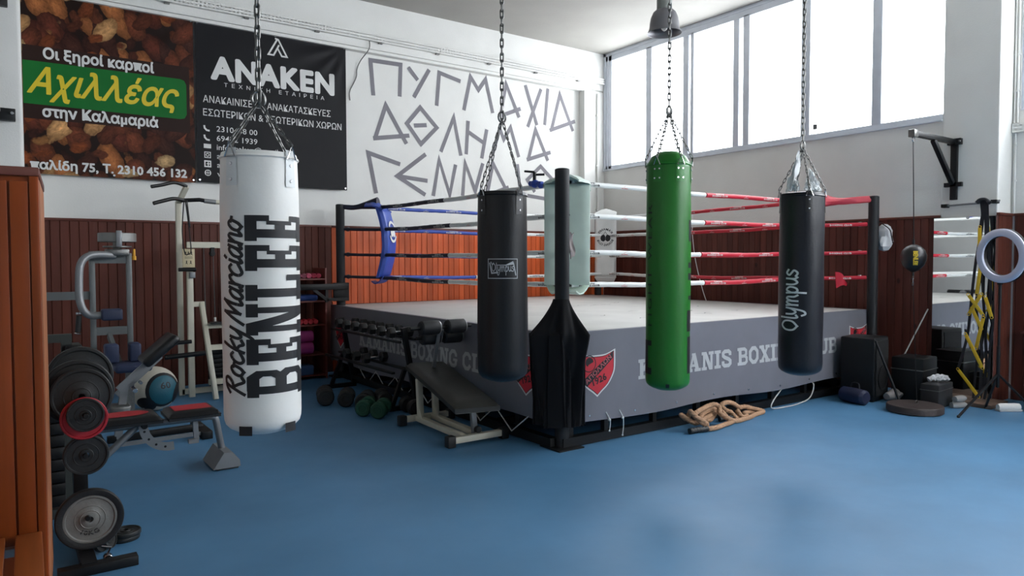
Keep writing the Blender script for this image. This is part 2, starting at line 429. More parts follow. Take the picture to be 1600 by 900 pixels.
def glass_mat(name, tint):
    m = bpy.data.materials.new(name); m.use_nodes = True; nt = m.node_tree
    out = nt.nodes['Material Output']; nt.nodes.remove(nt.nodes['Principled BSDF'])
    tr = nt.nodes.new('ShaderNodeBsdfTransparent'); tr.inputs[0].default_value = (tint, tint, tint*1.01, 1); gl = nt.nodes.new('ShaderNodeBsdfGlossy'); gl.inputs['Roughness'].default_value = .02
    fz = nt.nodes.new('ShaderNodeFresnel'); fz.inputs[0].default_value = 1.45
    ge = nt.nodes.new('ShaderNodeNewGeometry'); fr = nt.nodes.new('ShaderNodeMix'); nt.links.new(ge.outputs['Backfacing'], fr.inputs[0]); nt.links.new(fz.outputs[0], fr.inputs[2]); fr.inputs[3].default_value = 0
    mx = nt.nodes.new('ShaderNodeMixShader'); nt.links.new(fr.outputs[0], mx.inputs[0]); nt.links.new(tr.outputs[0], mx.inputs[1]); nt.links.new(gl.outputs[0], mx.inputs[2])
    df = nt.nodes.new('ShaderNodeBsdfTranslucent'); df.inputs[0].default_value = (.8, .82, .84, 1)
    tc = nt.nodes.new('ShaderNodeTexCoord'); n = nt.nodes.new('ShaderNodeTexNoise'); n.inputs['Scale'].default_value = 5; n.inputs['Detail'].default_value = 6
    nt.links.new(tc.outputs['Object'], n.inputs['Vector'])
    mr = nt.nodes.new('ShaderNodeMapRange'); mr.inputs[1].default_value = .55; mr.inputs[2].default_value = .85; mr.inputs[3].default_value = .0; mr.inputs[4].default_value = .06
    nt.links.new(n.outputs[0], mr.inputs[0])
    m2 = nt.nodes.new('ShaderNodeMixShader'); nt.links.new(mr.outputs[0], m2.inputs[0]); nt.links.new(mx.outputs[0], m2.inputs[1]); nt.links.new(df.outputs[0], m2.inputs[2])
    nt.links.new(m2.outputs[0], out.inputs[0]); return m
M_glass = glass_mat('window glass', .98)
M_dimglass = glass_mat('dimmed dusty glass', .735)  # dusty pane, tinted darker to dim daylight on back wall and ceiling

# ------------------------------------------------------------------ room shell
struct(MB().box(-4.2, 9.7, -4.2, 10.1, -.15, 0).build('floor', M_floor))
struct(MB().box(-4.2, 9.7, -4.2, 10.1, 5.33, 5.5).build('ceiling', M_ceil))
b = MB(); b.box(-4.2, 9.2, 9.9, 10.1, 0, 5.33)
wall_back = struct(b.build('wall_back', M_plaster, smooth=0))
b = MB(); b.box(-4.2, 9.04, 9.75, 9.9, 4.67, 5.33); b.box(-4.2, 9.04, 9.79, 9.9, 4.63, 4.67); struct(b.build('beam', M_plaster, smooth=0))
struct(MB().box(8.57, 9.04, 9.75, 9.9, 0, 4.63).build('pilaster', M_plaster, smooth=0))
struct(MB().box(-4.2, -4, -4.2, 10.1, 0, 5.33).build('wall_left', M_plaster))
b = MB(); b.box(-4.2, 5.4, -4.2, -4, 0, 5.33); b.box(8.6, 9.7, -4.2, -4, 0, 5.33); b.box(5.4, 8.6, -4.2, -4, 0, 2.8); b.box(5.4, 8.6, -4.2, -4, 4.6, 5.33); struct(b.build('wall_front', M_plaster, smooth=0))
b = MB(); b.box(9.04, 9.2, 3.6, 10.1, 0, 3.23); b.box(9.04, 9.2, 9.745, 10.1, 3.23, 5.33); struct(b.build('wall_right', M_plaster, smooth=0))
b = MB(); b.box(9.4, 9.6, -4.2, 3.4, 0, 3.28); b.box(9.4, 9.6, -4.2, -3.6, 3.28, 5.33); b.box(9.4, 9.6, 3.295, 3.5, 3.28, 5.33)
struct(b.build('wall_right', M_plaster, smooth=0))
struct(MB().box(9.035, 9.6, 3.365, 3.955, 0, 5.33, bev=.012).build('column', M_plaster, smooth=0))
b = MB(); b.box(-.75, .235, 8.95, 9.9, 0, 5.33, bev=.04)
struct(b.build('pillar', M_plaster))

# painted Greek lettering on the back wall
MURAL = [[(4.56,4.04),(4.52,4.55),(5.01,4.56),(4.99,4.08)],[(5.14,4.54),(5.30,4.37)],[(5.50,4.56),(5.23,4.10)],[(5.63,4.02),(5.68,4.54),(6.07,4.46)],
[(6.13,4.01),(6.26,4.56),(6.41,4.37),(6.55,4.56),(6.69,4.03)],[(6.84,3.98),(6.96,4.54),(7.23,4.02)],[(6.84,4.00),(7.26,4.17)],[(7.36,4.58),(7.61,3.93)],[(7.70,4.56),(7.41,3.88)],[(7.85,4.59),(7.78,3.95)],
[(7.93,3.88),(8.12,4.52),(8.42,3.91)],[(7.89,3.87),(8.47,4.09)],[(4.58,3.41),(4.76,3.92),(5.10,3.38)],[(4.55,3.41),(5.15,3.51)],[(5.34,3.96),(5.63,3.68),(5.35,3.40),(5.11,3.69),(5.34,3.96)],[(5.23,3.67),(5.45,3.70)],
[(5.70,3.31),(5.94,3.87),(6.07,3.28)],[(6.21,3.85),(6.17,3.31)],[(6.57,3.75),(6.47,3.27)],[(6.22,3.67),(6.52,3.52)],[(6.68,3.34),(6.83,3.79),(6.91,3.62),(7.05,3.83),(7.22,3.35)],[(7.43,3.35),(7.58,3.85),(7.85,3.34)],[(7.39,3.32),(7.91,3.49)],
[(4.59,2.60),(4.47,3.19),(4.99,3.06)],[(5.43,3.25),(4.94,2.88),(5.42,2.62)],[(4.94,2.88),(5.46,2.84)],[(5.56,2.61),(5.67,3.18),(5.86,2.65),(5.97,3.13)],[(6.10,2.64),(6.15,3.17),(6.34,2.73),(6.49,3.19)],
[(6.57,2.66),(6.69,3.21),(6.97,2.76)],[(6.54,2.66),(7.01,2.83)],[(7.19,3.23),(7.26,2.70)],[(7.56,2.78),(7.40,2.98),(7.69,3.23),(7.99,2.99),(7.82,2.79)],[(7.40,2.71),(8.05,2.65)]]
b = MB()
for i_, p in enumerate(MURAL):
    cl = p[0] == p[-1]
    b.polys(stroke(p, .064, cl), lambda u, v: (u, 9.8975-(i_ % 4)*3e-4, v))
b.build('painted_lettering', mat('charcoal wall paint', (122, 120, 126), .8, var=.06), wall_back)['label'] = 'dark grey painted Greek words'

# wainscot of vertical tongue-and-groove boards
def wainscot(name, fn, a0, a1, z1, m, pitch=.097):
    """fn(a, out, z) maps run and outward depth into the room"""
    b = MB(); n = math.ceil((a1-a0)/pitch); prof = []
    k0 = math.floor(a0/pitch)
    for k in range(k0, k0+n+1):
        s, e = max(a0, k*pitch), min(a1, (k+1)*pitch)
        if e-s < .012: continue
        prof += [(s+.0005, .012), (s+.006, .022), (e-.006, .022), (e-.0005, .012)]
    lo = [b.v(fn(a, d, .0)) for a, d in prof]; hi = [b.v(fn(a, d, z1)) for a, d in prof]
    for i in range(len(prof)-1): b.f((lo[i], lo[i+1], hi[i+1], hi[i]))
    bl = [b.v(fn(a, .0, z)) for a, z in ((a0, 0), (a1, 0), (a1, z1), (a0, z1))]
    b.f((bl[0], lo[0], hi[0], bl[3])); b.f((lo[-1], bl[1], bl[2], hi[-1])); b.f([bl[3]]+hi+[bl[2]])
    o = struct(b.build(name, m, smooth=0, recalc=True))
    c = MB(); p0 = fn(a0, 0, z1); p1 = fn(a1, .035, z1+.03)
    c.box(min(p0[0], p1[0]), max(p0[0], p1[0]), min(p0[1], p1[1]), max(p0[1], p1[1]), z1, z1+.03, bev=.004)
    c.build('cap_rail', M_woodcap, o); return o
wainscot('trim_1', lambda a, d, z: (a, 9.9-d, z), 3.88, 8.57, 2.075, M_wood)
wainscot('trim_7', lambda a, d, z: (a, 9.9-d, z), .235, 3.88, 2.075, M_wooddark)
wainscot('trim_2', lambda a, d, z: (a, 9.75-d, z), 8.57, 9.015, 2.075, M_wood)
wainscot('trim_3', lambda a, d, z: (9.04-d, a, z), 3.955, 9.72, 2.09, M_woodB)
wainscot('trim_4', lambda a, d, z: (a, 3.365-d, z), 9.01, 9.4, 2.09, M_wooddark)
wainscot('trim_5', lambda a, d, z: (9.4-d, a, z), -3.9, 3.32, 2.09, M_woodB)
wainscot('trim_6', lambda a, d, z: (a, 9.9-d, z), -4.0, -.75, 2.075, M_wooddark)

# window strips
def window(name, x, y0, y1, z0, z1, bars, panes, back):
    r = root(name, '', ''); del r['label']; del r['category']; r['kind'] = 'structure'
    b = MB()
    b.box(x, x+.12, y0, y1, z1-.15, z1, bev=.006); b.box(x-.012, x+.12, y0, y1, z1-.055, z1, bev=.004)
    b.box(x, x+.12, y0, y1, z0, z0+.075, bev=.006); b.box(x-.03, x+.12, y0, y1, z0-.012, z0+.016, bev=.004)
    b.box(x, x+.12, y1-.2, y1, z0, z1, bev=.006); b.box(x-.012, x+.02, y1-.06, y1, z0, z1, bev=.004); b.box(x-.008, x+.02, y1-.13, y1-.1, z0, z1, bev=.004)
    struct(b.build('window_frame', M_alu, r))
    for i, (p, q) in enumerate(bars):
        s = MB(); s.box(x+.01*(i % 2), x+.09, min(p, q), max(p, q), z0+.06, z1-.12, bev=.008); struct(s.build('window_mullion', M_alu, r))
    for i, (p, q) in enumerate(panes):
        s = MB(); s.box(x+.05, x+.056, min(p, q)-.01, max(p, q)+.01, z0+.06, z1-.13); struct(s.build('window_pane', M_dimglass if name == 'window_1' else M_glass, r))
    return r
wn1 = window('window_1', 9.03, 3.955, 9.745, 3.23, 5.33,
       [(8.705, 8.578), (7.9, 7.79), (7.735, 7.672), (6.927, 6.824), (6.744, 6.632), (5.8, 5.664), (4.804, 4.68)],
       [(9.54, 8.705), (8.578, 7.9), (7.79, 7.735), (7.672, 6.927), (6.824, 6.744), (6.632, 5.8), (5.664, 4.804), (4.68, 3.96)], None)
# small printed sticker low on one pane
b = MB(wn1); b.box(9.072, 9.076, 5.57, 5.63, 3.37, 3.44); st = struct(b.build('pane_sticker', M_greysteel, wn1))
b = MB(wn1); b.polys(stroke(rect(-5.622, 3.378, -5.578, 3.432), .008, True) + stroke(circ(-5.6, 3.405, .012, 10), .006, True), lambda u, v: (9.0712, -u, v)); struct(b.build('sticker_print', M_black_ink, st))
ys = [3.295-.92*i for i in range(8)]
window('window_2', 9.43, -3.6, 3.295, 3.28, 5.33, [(y-.06, y+.06) for y in ys[1:]], [(ys[i]-.19 if i == 0 else ys[i]-.06, ys[i+1]+.06) for i in range(7)], None)

# unseen window added behind the camera to light the ring's front
r3 = root('added_window', '', ''); del r3['label']; del r3['category']; r3['kind'] = 'structure'
b = MB(); b.box(5.4, 8.6, -4.16, -4.04, 2.8, 2.87); b.box(5.4, 8.6, -4.16, -4.04, 4.53, 4.6)
for i in range(4): x = 5.44+i*1.04; b.box(x-.04, x+.04, -4.16, -4.04, 2.8, 4.6)
struct(b.build('window_frame', M_alu, r3)); b = MB(); b.box(5.42, 8.58, -4.105, -4.099, 2.82, 4.58); struct(b.build('window_pane', M_glass, r3))

# perforated cable trays
def tray(name, label, x0, x1, fn):
    r = root(name, label, 'cable tray', fn(x0, 0, 0))
    b = MB(r)
    n = int((x1-x0)/.05); H = .1
    L = [0, .022, .036, .064, .078, .1]
    b.polys([rect(x0, L[0], x1, L[1]), rect(x0, L[2], x1, L[3]), rect(x0, L[4], x1, L[5])], lambda u, v: fn(u, .05, v))
    pl = []
    for k in range(n+1):
        xa = x0+k*.05; pl += [rect(xa, L[1], min(xa+.022, x1), L[2]), rect(xa, L[3], min(xa+.022, x1), L[4])]
    b.polys(pl, lambda u, v: fn(u, .05, v))
    b.polys([rect(x0, 0, x1, .05)], lambda u, v: fn(u, v, 0)); b.polys([rect(x0, 0, x1, .05)], lambda u, v: fn(u, v, H))
    b.build('tray_channel', M_plaster, r, smooth=0)
    k = x0+.6
    while k < x1:
        c = MB(r); p, q = fn(k-.03, 0, -.02), fn(k+.03, .045, -.003)
        c.box(min(p[0], q[0]), max(p[0], q[0]), min(p[1], q[1]), max(p[1], q[1]), min(p[2], q[2]), max(p[2], q[2]))
        c.build('tray_clip', M_steel, r); k += .95
    return r
tray('cable_tray', 'long perforated white cable tray under the ceiling above the banners', .2, 9.0, lambda a, d, z: (a, 9.744-d, 4.775+z))
tray('cable_tray', 'short perforated white cable tray right of the window column', -3.0, 3.35, lambda a, d, z: (9.394-d, 3.355-(a+3.0), 3.03+z))
o = MB(); o.tube(catmull([(4.43, 9.742, 4.80), (4.42, 9.72, 4.66), (4.34, 9.85, 4.50), (4.30, 9.885, 4.38), (4.29, 9.88, 4.28), (4.25, 9.885, 4.18), (4.18, 9.88, 4.04), (4.19, 9.888, 3.92)], 6), .007, 6)
tag(o.build('loose_cable', M_steel), 'thin loose cable hanging down the wall between black banner and painted letters', 'cable')
for y, z0, z1, lb in ((3.315, 3.14, 5.3, 'white conduit pipe rising from the short cable tray, window side'), (3.345, 3.14, 5.3, 'white conduit pipe rising from the short cable tray, right in the column corner'), (3.33, 2.13, 3.025, 'short white conduit pipe between the short cable tray and the wood panelling')):
    o = MB(); o.tube([(9.383, y, z0), (9.383, y, z1)], .011, 10)
    for z in (z0+.35, z0+.75): o.box(9.375, 9.397, y-.016, y+.016, z, z+.02)
    tag(o.build('conduit_pipe', M_plaster), lb, 'pipe', 'conduit pipes beside the column')
o = MB(); o.tube([(8.86, 9.725, 2.12), (8.86, 9.725, 4.6)], .014, 10)
for z in (2.5, 3.3, 4.2): o.box(8.835, 8.885, 9.712, 9.748, z, z+.02)
tag(o.build('conduit_pipe', M_plaster), 'single thin white conduit pipe on the corner pilaster left of the windows', 'pipe')

# ------------------------------------------------------------------ banners
def nuts_mat():
    """print of heaped nuts: three layers of elongated kernels over near-black gaps"""
    m = bpy.data.materials.new('printed mixed nuts'); m.use_nodes = True; nt = m.node_tree; b = nt.nodes['Principled BSDF']
    N = nt.nodes.new; L = nt.links.new
    tc = N('ShaderNodeTexCoord'); prev = None
    wob = N('ShaderNodeTexNoise'); wob.inputs['Scale'].default_value = 7; wob.inputs['Detail'].default_value = 3; L(tc.outputs['Object'], wob.inputs['Vector'])
    base = N('ShaderNodeRGB'); base.outputs[0].default_value = lin(30, 17, 13); prev = base.outputs[0]
    sets = [((62, 32, 24), (104, 54, 34), (150, 92, 52), (84, 40, 28)), ((128, 66, 36), (92, 46, 30), (188, 140, 92), (70, 36, 26)), ((150, 78, 42), (206, 168, 120), (118, 62, 40), (176, 122, 72))]
    for k, (rot, sc, st, th) in enumerate(((.5, 6.0, (1, .01, .62), .66), (-.7, 5.2, (1, .01, .58), .54), (1.9, 4.6, (1, .01, .66), .46))):
        mp = N('ShaderNodeMapping'); mp.inputs['Rotation'].default_value = (0, rot, 0); mp.inputs['Location'].default_value = (k*3.7, 0, k*1.9)
        L(tc.outputs['Object'], mp.inputs[0])
        m2 = N('ShaderNodeMapping'); m2.inputs['Scale'].default_value = st; L(mp.outputs[0], m2.inputs[0])
        av = N('ShaderNodeMix'); av.data_type = 'VECTOR'; av.inputs[0].default_value = .06; L(m2.outputs[0], av.inputs[4]); L(wob.outputs['Color'], av.inputs[5])
        vo = N('ShaderNodeTexVoronoi'); vo.inputs['Scale'].default_value = sc; vo.inputs['Randomness'].default_value = .8; L(av.outputs[1], vo.inputs['Vector'])
        sp = N('ShaderNodeSeparateColor'); L(vo.outputs['Color'], sp.inputs[0])
        cr = N('ShaderNodeValToRGB'); e = cr.color_ramp; e.interpolation = 'CONSTANT'; c4 = sets[k]
        e.elements[0].color = lin(*c4[0]); e.elements[1].color = lin(*c4[3]); e.elements[1].position = .78
        for q in (1, 2): el = e.elements.new(.27*q); el.color = lin(*c4[q])
        L(sp.outputs[0], cr.inputs[0])
        gr = N('ShaderNodeTexNoise'); gr.inputs['Scale'].default_value = 24; gr.inputs['Detail'].default_value = 5; gr.inputs['Distortion'].default_value = 1.5; L(m2.outputs[0], gr.inputs['Vector'])
        tone = N('ShaderNodeMapRange'); tone.inputs[1].default_value = 0; tone.inputs[2].default_value = th; tone.inputs[3].default_value = 1.6; tone.inputs[4].default_value = .4; L(vo.outputs['Distance'], tone.inputs[0])
        g2 = N('ShaderNodeMapRange'); g2.inputs[1].default_value = .3; g2.inputs[2].default_value = .7; g2.inputs[3].default_value = .6; g2.inputs[4].default_value = 1.25; L(gr.outputs[0], g2.inputs[0])
        mu = N('ShaderNodeMath'); mu.operation = 'MULTIPLY'; L(tone.outputs[0], mu.inputs[0]); L(g2.outputs[0], mu.inputs[1])
        cm = N('ShaderNodeMix'); cm.data_type = 'RGBA'; cm.blend_type = 'MULTIPLY'; cm.inputs[0].default_value = 1; L(cr.outputs[0], cm.inputs[6]); L(mu.outputs[0], cm.inputs[7])
        mk = N('ShaderNodeMapRange'); mk.inputs[1].default_value = th; mk.inputs[2].default_value = th-.03; mk.inputs[3].default_value = 0; mk.inputs[4].default_value = 1; L(vo.outputs['Distance'], mk.inputs[0])
        pk = N('ShaderNodeMath'); pk.operation = 'GREATER_THAN'; pk.inputs[1].default_value = (0, .2, .42)[k]; L(sp.outputs[1], pk.inputs[0])
        mm = N('ShaderNodeMath'); mm.operation = 'MULTIPLY'; L(mk.outputs[0], mm.inputs[0]); L(pk.outputs[0], mm.inputs[1])
        mx = N('ShaderNodeMix'); mx.data_type = 'RGBA'; L(mm.outputs[0], mx.inputs[0]); L(prev, mx.inputs[6]); L(cm.outputs[2], mx.inputs[7]); prev = mx.outputs[2]
    L(prev, b.inputs['Base Color']); b.inputs['Roughness'].default_value = .5; b.inputs['Specular IOR Level'].default_value = .15; return m

def banner_sheet(x0, x1, z0, z1, y, amp, seed):
    def fn(u, v):
        e = min(u, 1-u, v, 1-v)*4; e = min(1, e)
        d = amp*e*noise.noise(Vector((u*2.2+seed, v*2.2, 0)))
        dc = math.hypot(1-u, 1-v); d += amp*.8*math.sin(math.atan2(1-v, 1-u)*14)*max(0, 1-dc*2.2)*min(1, dc*6)
        return (x0+(x1-x0)*u, y+d, z0+(z1-z0)*v)
    return fn
nb = root('nuts_banner', 'banner of printed mixed nuts with a green name strip, left of the black banner', 'banner', (1.18, 9.83, 2.6))
fn1 = banner_sheet(.26, 2.066, 2.6, 4.66, 9.835, .006, 1.0)
b = MB(nb); b.sheet(lambda u, v: fn1(u, v), 40, 40, .004, (0, 1, 0)); sh = b.build('banner_sheet', nuts_mat(), nb, recalc=True)
def on1(dy): return lambda x, z: (x, fn1((x-.26)/1.806, (z-2.6)/2.06)[1]-dy, z)
b = MB(nb); b.polys([rect(.265, 3.22, 2.012, 4.045)], on1(.0015), .06); b.build('brown_band', mat('dark brown print', (44, 28, 24), .5, spec=.15), sh)
g = [(.265, 3.385), (1.9, 3.385), (1.95, 3.40), (1.975, 3.45), (1.975, 3.82), (1.95, 3.87), (1.9, 3.885), (.265, 3.87)]
b = MB(nb); b.polys([g], on1(.003), .06); b.build('green_strip', mat('green print', (24, 104, 44), .5, spec=.15), sh)
b = MB(nb); b.polys(fit(font_polys('Αχιλλέας', .022, 3), .3, 1.84, 3.515, .28, shear=.3), on1(.0045)); b.build('yellow_lettering', mat('yellow print', (214, 190, 30), .5), sh)
b = MB(nb)
b.polys(fit(font_polys('Οι ξηροί καρποί', .036, 2), .46, 1.61, 3.915, .115), on1(.003))
b.polys(fit(font_polys('στην Καλαμαριά', .036, 2), .44, 1.645, 3.255, .115), on1(.003))
b.polys(fit(font_polys('παλίδη 75, Τ. 2310 456 132', .034, 2), .31, 1.965, 2.655, .098), on1(.002))
b.build('white_lettering', M_white_ink, sh)
b = MB(nb)
for x, z in ((1.15, 4.63), (2.04, 4.63), (2.04, 2.63), (1.15, 2.63)): b.cyl((x, 9.845, z), (x, 9.825, z), .014, 12)
b.build('eyelet', M_chrome, nb)

kb = root('company_banner', 'black vinyl company banner with white lettering right of the nuts banner', 'banner', (3.1, 9.83, 2.61))
fn2 = banner_sheet(2.09, 4.107, 2.612, 4.655, 9.835, .02, 5.0)
b = MB(kb); b.sheet(fn2, 50, 50, .004, (0, 1, 0)); sh = b.build('banner_sheet', mat('black banner vinyl', (26, 26, 29), .5, var=.06, spec=.15), kb, recalc=True)
def on2(x, z): return (x, fn2((x-2.09)/2.017, (z-2.612)/2.043)[1]-.004, z)
b = MB(kb)
b.polys(fit(font_polys('ANAKEN', .052, 3, 1.1), 2.27, 3.93, 3.955, .27), on2, .08)
pl = []
for s in ('ΑΝΑΚΑΙΝΙΣΕΙΣ - ΑΝΑΚΑΤΑΣΚΕΥΕΣ',): pl += fit(font_polys(s, .004, 2), 2.17, 3.87, 3.635, .085)
pl += fit(font_polys('ΕΣΩΤΕΡΙΚΩΝ & ΕΞΩΤΕΡΙΚΩΝ ΧΩΡΩΝ', .004, 2), 2.17, 4.03, 3.465, .085)
pl += fit(font_polys('ΤΕΧΝΙΚΗ ΕΤΑΙΡΕΙΑ', 0, 2, 2.0), 2.43, 3.78, 3.86, .048)
for s, z, x1 in (('2310458 00', 3.275, 2.85), ('69422 1939', 3.155, 2.85), ('info.anaken@gmail.com', 3.04, 3.33), ('anaken', 2.925, 2.64), ('anaken', 2.81, 2.64), ('www.anaken.gr', 2.695, 3.02)):
    pl += fit(font_polys(s, .004, 2), 2.33, x1, z, .07)
b.polys(pl, on2, .25)
# triangular mark
b.polys(stroke([(3.13, 4.59), (3.01, 4.375), (3.08, 4.375), (3.155, 4.52)], .022) + stroke([(3.1, 4.60), (3.145, 4.59), (3.26, 4.375), (3.19, 4.375), (3.135, 4.47)], .022), on2)
# list icons: two handsets, envelope, camera, letter square, globe
for z in (3.31, 3.19): b.polys(stroke([(2.18, z+.03), (2.185, z-.005), (2.21, z-.03), (2.245, z-.035)], .022), on2)
b.polys([rect(2.17, 3.05, 2.26, 3.105)], on2)
b.polys(stroke([(2.18, 2.93), (2.25, 2.93), (2.25, 3.0), (2.18, 3.0)], .01, True) + stroke(circ(2.215, 2.965, .018, 12), .009, True), on2)
b.polys(stroke([(2.18, 2.815), (2.25, 2.815), (2.25, 2.885), (2.18, 2.885)], .016, True) + [rect(2.215, 2.82, 2.228, 2.875), rect(2.203, 2.845, 2.24, 2.857)], on2)
b.polys(stroke(circ(2.215, 2.735, .036, 16), .009, True) + [rect(2.18, 2.731, 2.25, 2.739), rect(2.211, 2.7, 2.219, 2.77)] + stroke([(2.195, 2.705), (2.187, 2.735), (2.195, 2.765)], .006) + stroke([(2.235, 2.705), (2.243, 2.735), (2.235, 2.765)], .006), on2)
b.build('white_lettering', M_white_ink, sh)
for x, z in ((2.115, 4.63), (3.1, 4.63), (4.08, 4.63), (2.115, 2.64), (4.08, 2.64)):
    e = MB(kb); e.cyl((x, 9.845, z), (x, 9.823, z), .014, 12); e.build('eyelet', M_chrome, kb)

# ------------------------------------------------------------------ boxing ring
RX0, RX1, RY0, RY1, DZ = 3.75, 8.67, 4.62, 9.57, .985
ring = root('boxing_ring', 'raised boxing ring with grey apron, black posts and white, blue and red ropes', 'boxing ring', ((RX0+RX1)/2, (RY0+RY1)/2, 0))
b = MB(ring)
for z in (.045, .9):
    for a, c in (((RX0+.1, RY0+.06), (RX1-.1, RY0+.06)), ((RX0+.06, RY0+.1), (RX0+.06, RY1-.1)), ((RX1-.06, RY0+.1), (RX1-.06, RY1-.1)), ((RX0+.1, RY1-.06), (RX1-.1, RY1-.06))):
        b.beam((a[0], a[1], z), (c[0], c[1], z), .08, .08)
for i in range(1, 8):
    t = i/8
    for p in ((RX0+(RX1-RX0)*t, RY0+.07), (RX0+.07, RY0+(RY1-RY0)*t), (RX0+(RX1-RX0)*t, RY1-.07), (RX1-.07, RY0+(RY1-RY0)*t)):
        b.beam((p[0], p[1], .05), (p[0], p[1], .88), .05, .05)
for i in range(1, 5):
    y = RY0+(RY1-RY0)*i/5; b.beam((RX0+.1, y, .06), (RX1-.1, y, .06), .06, .06); b.beam((RX0+.1, y, .85), (RX1-.1, y, .85), .06, .06)
b.build('ring_frame', M_black, ring)
b = MB(ring); b.box(RX0+.04, RX1-.04, RY0+.04, RY1-.04, .93, .972); b.build('platform', mat('dark plywood', (60, 50, 42), .7), ring)

def canvas_mat():
    m = mat('ring canvas', (206, 204, 200), .6, var=.07, vscale=2.2, bump=.12, bscale=9)
    return m
b = MB(ring); b.box(RX0-.012, RX1+.012, RY0-.012, RY1+.012, .972, DZ, bev=.01); cv = b.build('canvas', canvas_mat(), ring)
b = MB(ring)     # scuffed black seam marks on the mat
random.seed(3)
for k in range(16):
    x, y = random.uniform(4.6, 7.6), random.uniform(5.3, 7.6); a = random.uniform(-.5, .5); L = random.uniform(.06, .22)
    P = catmull([(x+L*t*math.cos(a), y+L*t*math.sin(a)+.02*math.sin(t*5+k), 0) for t in (0, .35, .7, 1)], 4)
    b.polys(stroke([(q.x, q.y) for q in P], .012), lambda u, v: (u, v, DZ+.001))
b.build('scuff_mark', M_black_ink, cv)

M_apron = mat('charcoal apron cloth', (112, 112, 120), .5, var=.06, vscale=3, bump=.05, bscale=14)
def apron(fn_xy, L, seed, zb=.205):
    """fn_xy(s, d): run s along the side, d outwards; hangs from the deck edge"""
    def P(s, v):
        d = .012*noise.noise(Vector((s*1.3+seed, v*2, 0)))*(1-v) + .012*(1-v)
        z = zb+(DZ+.004-zb)*v + (1-v)*.014*math.sin(s*3.1+seed)
        x, y = fn_xy(s, .012+d); return (x, y, z)
    b = MB(ring)
    b.sheet(lambda u, v: P(u*L, v), 60, 12)
    b.sheet(lambda u, v: (*fn_xy(u*L, .012-.012*0-v*.055), DZ+.004), 60, 1)
    return b, P
def shield(P, s0, z0, w, h, side):
    """club shield: white edge, black line, red field, black band"""
    X = lambda a: s0+side*a*w; o = []
    top = [(-.5, .97), (-.25, .90), (0, .885), (.25, .90), (.5, .99)]
    sid = [(.5, .99), (.49, .62), (.44, .45), (.3, .24), (.12, .1), (.0, 0)]
    out = [(p.x, p.y) for p in catmull([(x, y, 0) for x, y in top], 3)] + [(p.x, p.y) for p in catmull([(x, y, 0) for x, y in sid], 3)][1:] + [(-p.x, p.y) for p in catmull([(x, y, 0) for x, y in sid], 3)][::-1][1:-1]
    def sc(k): return [((x*k), .52+(y-.52)*k) for x, y in out]
    return sc
def put(P, pl, s0, z0, w, h, side, off, zb=.205):
    """shield units -> cloth surface of an apron"""
    return xform(pl, lambda x, y: (s0+side*x*w, z0+y*h))
def crest(root_part, P, off_dir, s0, z0, w, h, side):
    sc = shield(P, s0, z0, w, h, side)
    def on(e):
        def fn(u, v):
            s = s0+side*u*w; z = z0+v*h
            q = Vector(P(s, (z-.205)/(DZ+.004-.205))); q += Vector(off_dir)*e; return (q.x, q.y, z)
        return fn
    nm = (('white_edge', M_white_ink, [sc(1)], .002), ('black_line', M_black_ink, [sc(.92)], .0035), ('red_field', mat('red crest print', (200, 40, 54), .55), [sc(.885)], .005))
    sh = None
    for n, m, pl, e in nm:
        b = MB(ring); tri = []
        for p in pl:
            c = (0, .5)
            for i in range(len(p)): tri.append([c, p[i], p[(i+1) % len(p)]])
        b.polys(tri, on(e), .25); o = b.build('crest_shield' if sh is None else n, m, root_part)
        sh = sh or o
    b = MB(ring)
    band = [(-.40, .36), (-.27, .24), (.43, .80), (.43, .94)]
    b.polys([band] + stroke(circ(-.21, .72, .17, 20), .02, True) + [circ(-.2, .75, .1, 12, 0, PI*1.25)] + [[(-.29, .72), (-.25, .66), (-.21, .72), (-.25, .78)]], on(.0062), .15)
    n9 = fit(font_polys('1926', .03, 2), -.12, .26, .28, .14)
    b.polys(xform(n9, lambda x, y: (x*math.cos(.3)-(y-.3)*math.sin(.3), .3+(y-.3)*math.cos(.3)+x*math.sin(.3))), on(.0064)); b.build('crest_black_print', M_black_ink, root_part)
    b = MB(ring); t = fit(font_polys('ΑΠΟΛΛΩΝ', .02, 2), -.42, .42, -.045, .09)
    a = math.atan2(.56, .7)
    b.polys(xform(t, lambda x, y: (.03+x*math.cos(a)*1.02-y*math.sin(a), .585+x*math.sin(a)*.98+y*math.cos(a))), on(.0078)); b.build('crest_club_name', mat('grey red print', (176, 96, 100), .6), root_part)

# front apron (faces the open floor)
b, P = apron(lambda s, d: (RX0+.19+s, RY0-d), RX1-RX0-.19, 2.0); af = b.build('apron', M_apron, ring)
af['label'] = 'front apron lettered KAMANIS BOXING CLUB'
def lay(P, s_of, off, e):
    def fn(u, v):
        q = Vector(P(s_of(u), (v-.205)/(DZ+.004-.205))) + Vector(off)*e; return (q.x, q.y, v)
    return fn
def words(x0, x1):
    full = slab_text('KAMANIS BOXING CLUB'); xs = [p[0] for q in full for p in q]; lo, hi = min(xs), max(xs); k = (x1-x0)/(hi-lo); out = []
    for w_ in ('KAMANIS', 'KAMANIS BOXING', 'KAMANIS BOXING CLUB'):
        skip = len(slab_text(w_[:w_.rfind(' ')])) if ' ' in w_ else 0
        out.append([[(x0+(x-lo)*k, .517+y*.18) for x, y in q] for q in slab_text(w_)[skip:]])
    return out
for pl in words(4.695, 7.957):
    b = MB(ring); b.polys(pl, lay(P, lambda x: x-RX0-.19, (0, -1, 0), .003), .1); b.build('apron_lettering', M_grey_ink, af)
crest(af, P, (0, -1, 0), 4.19-RX0-.19, .415, .44, .41, 1)
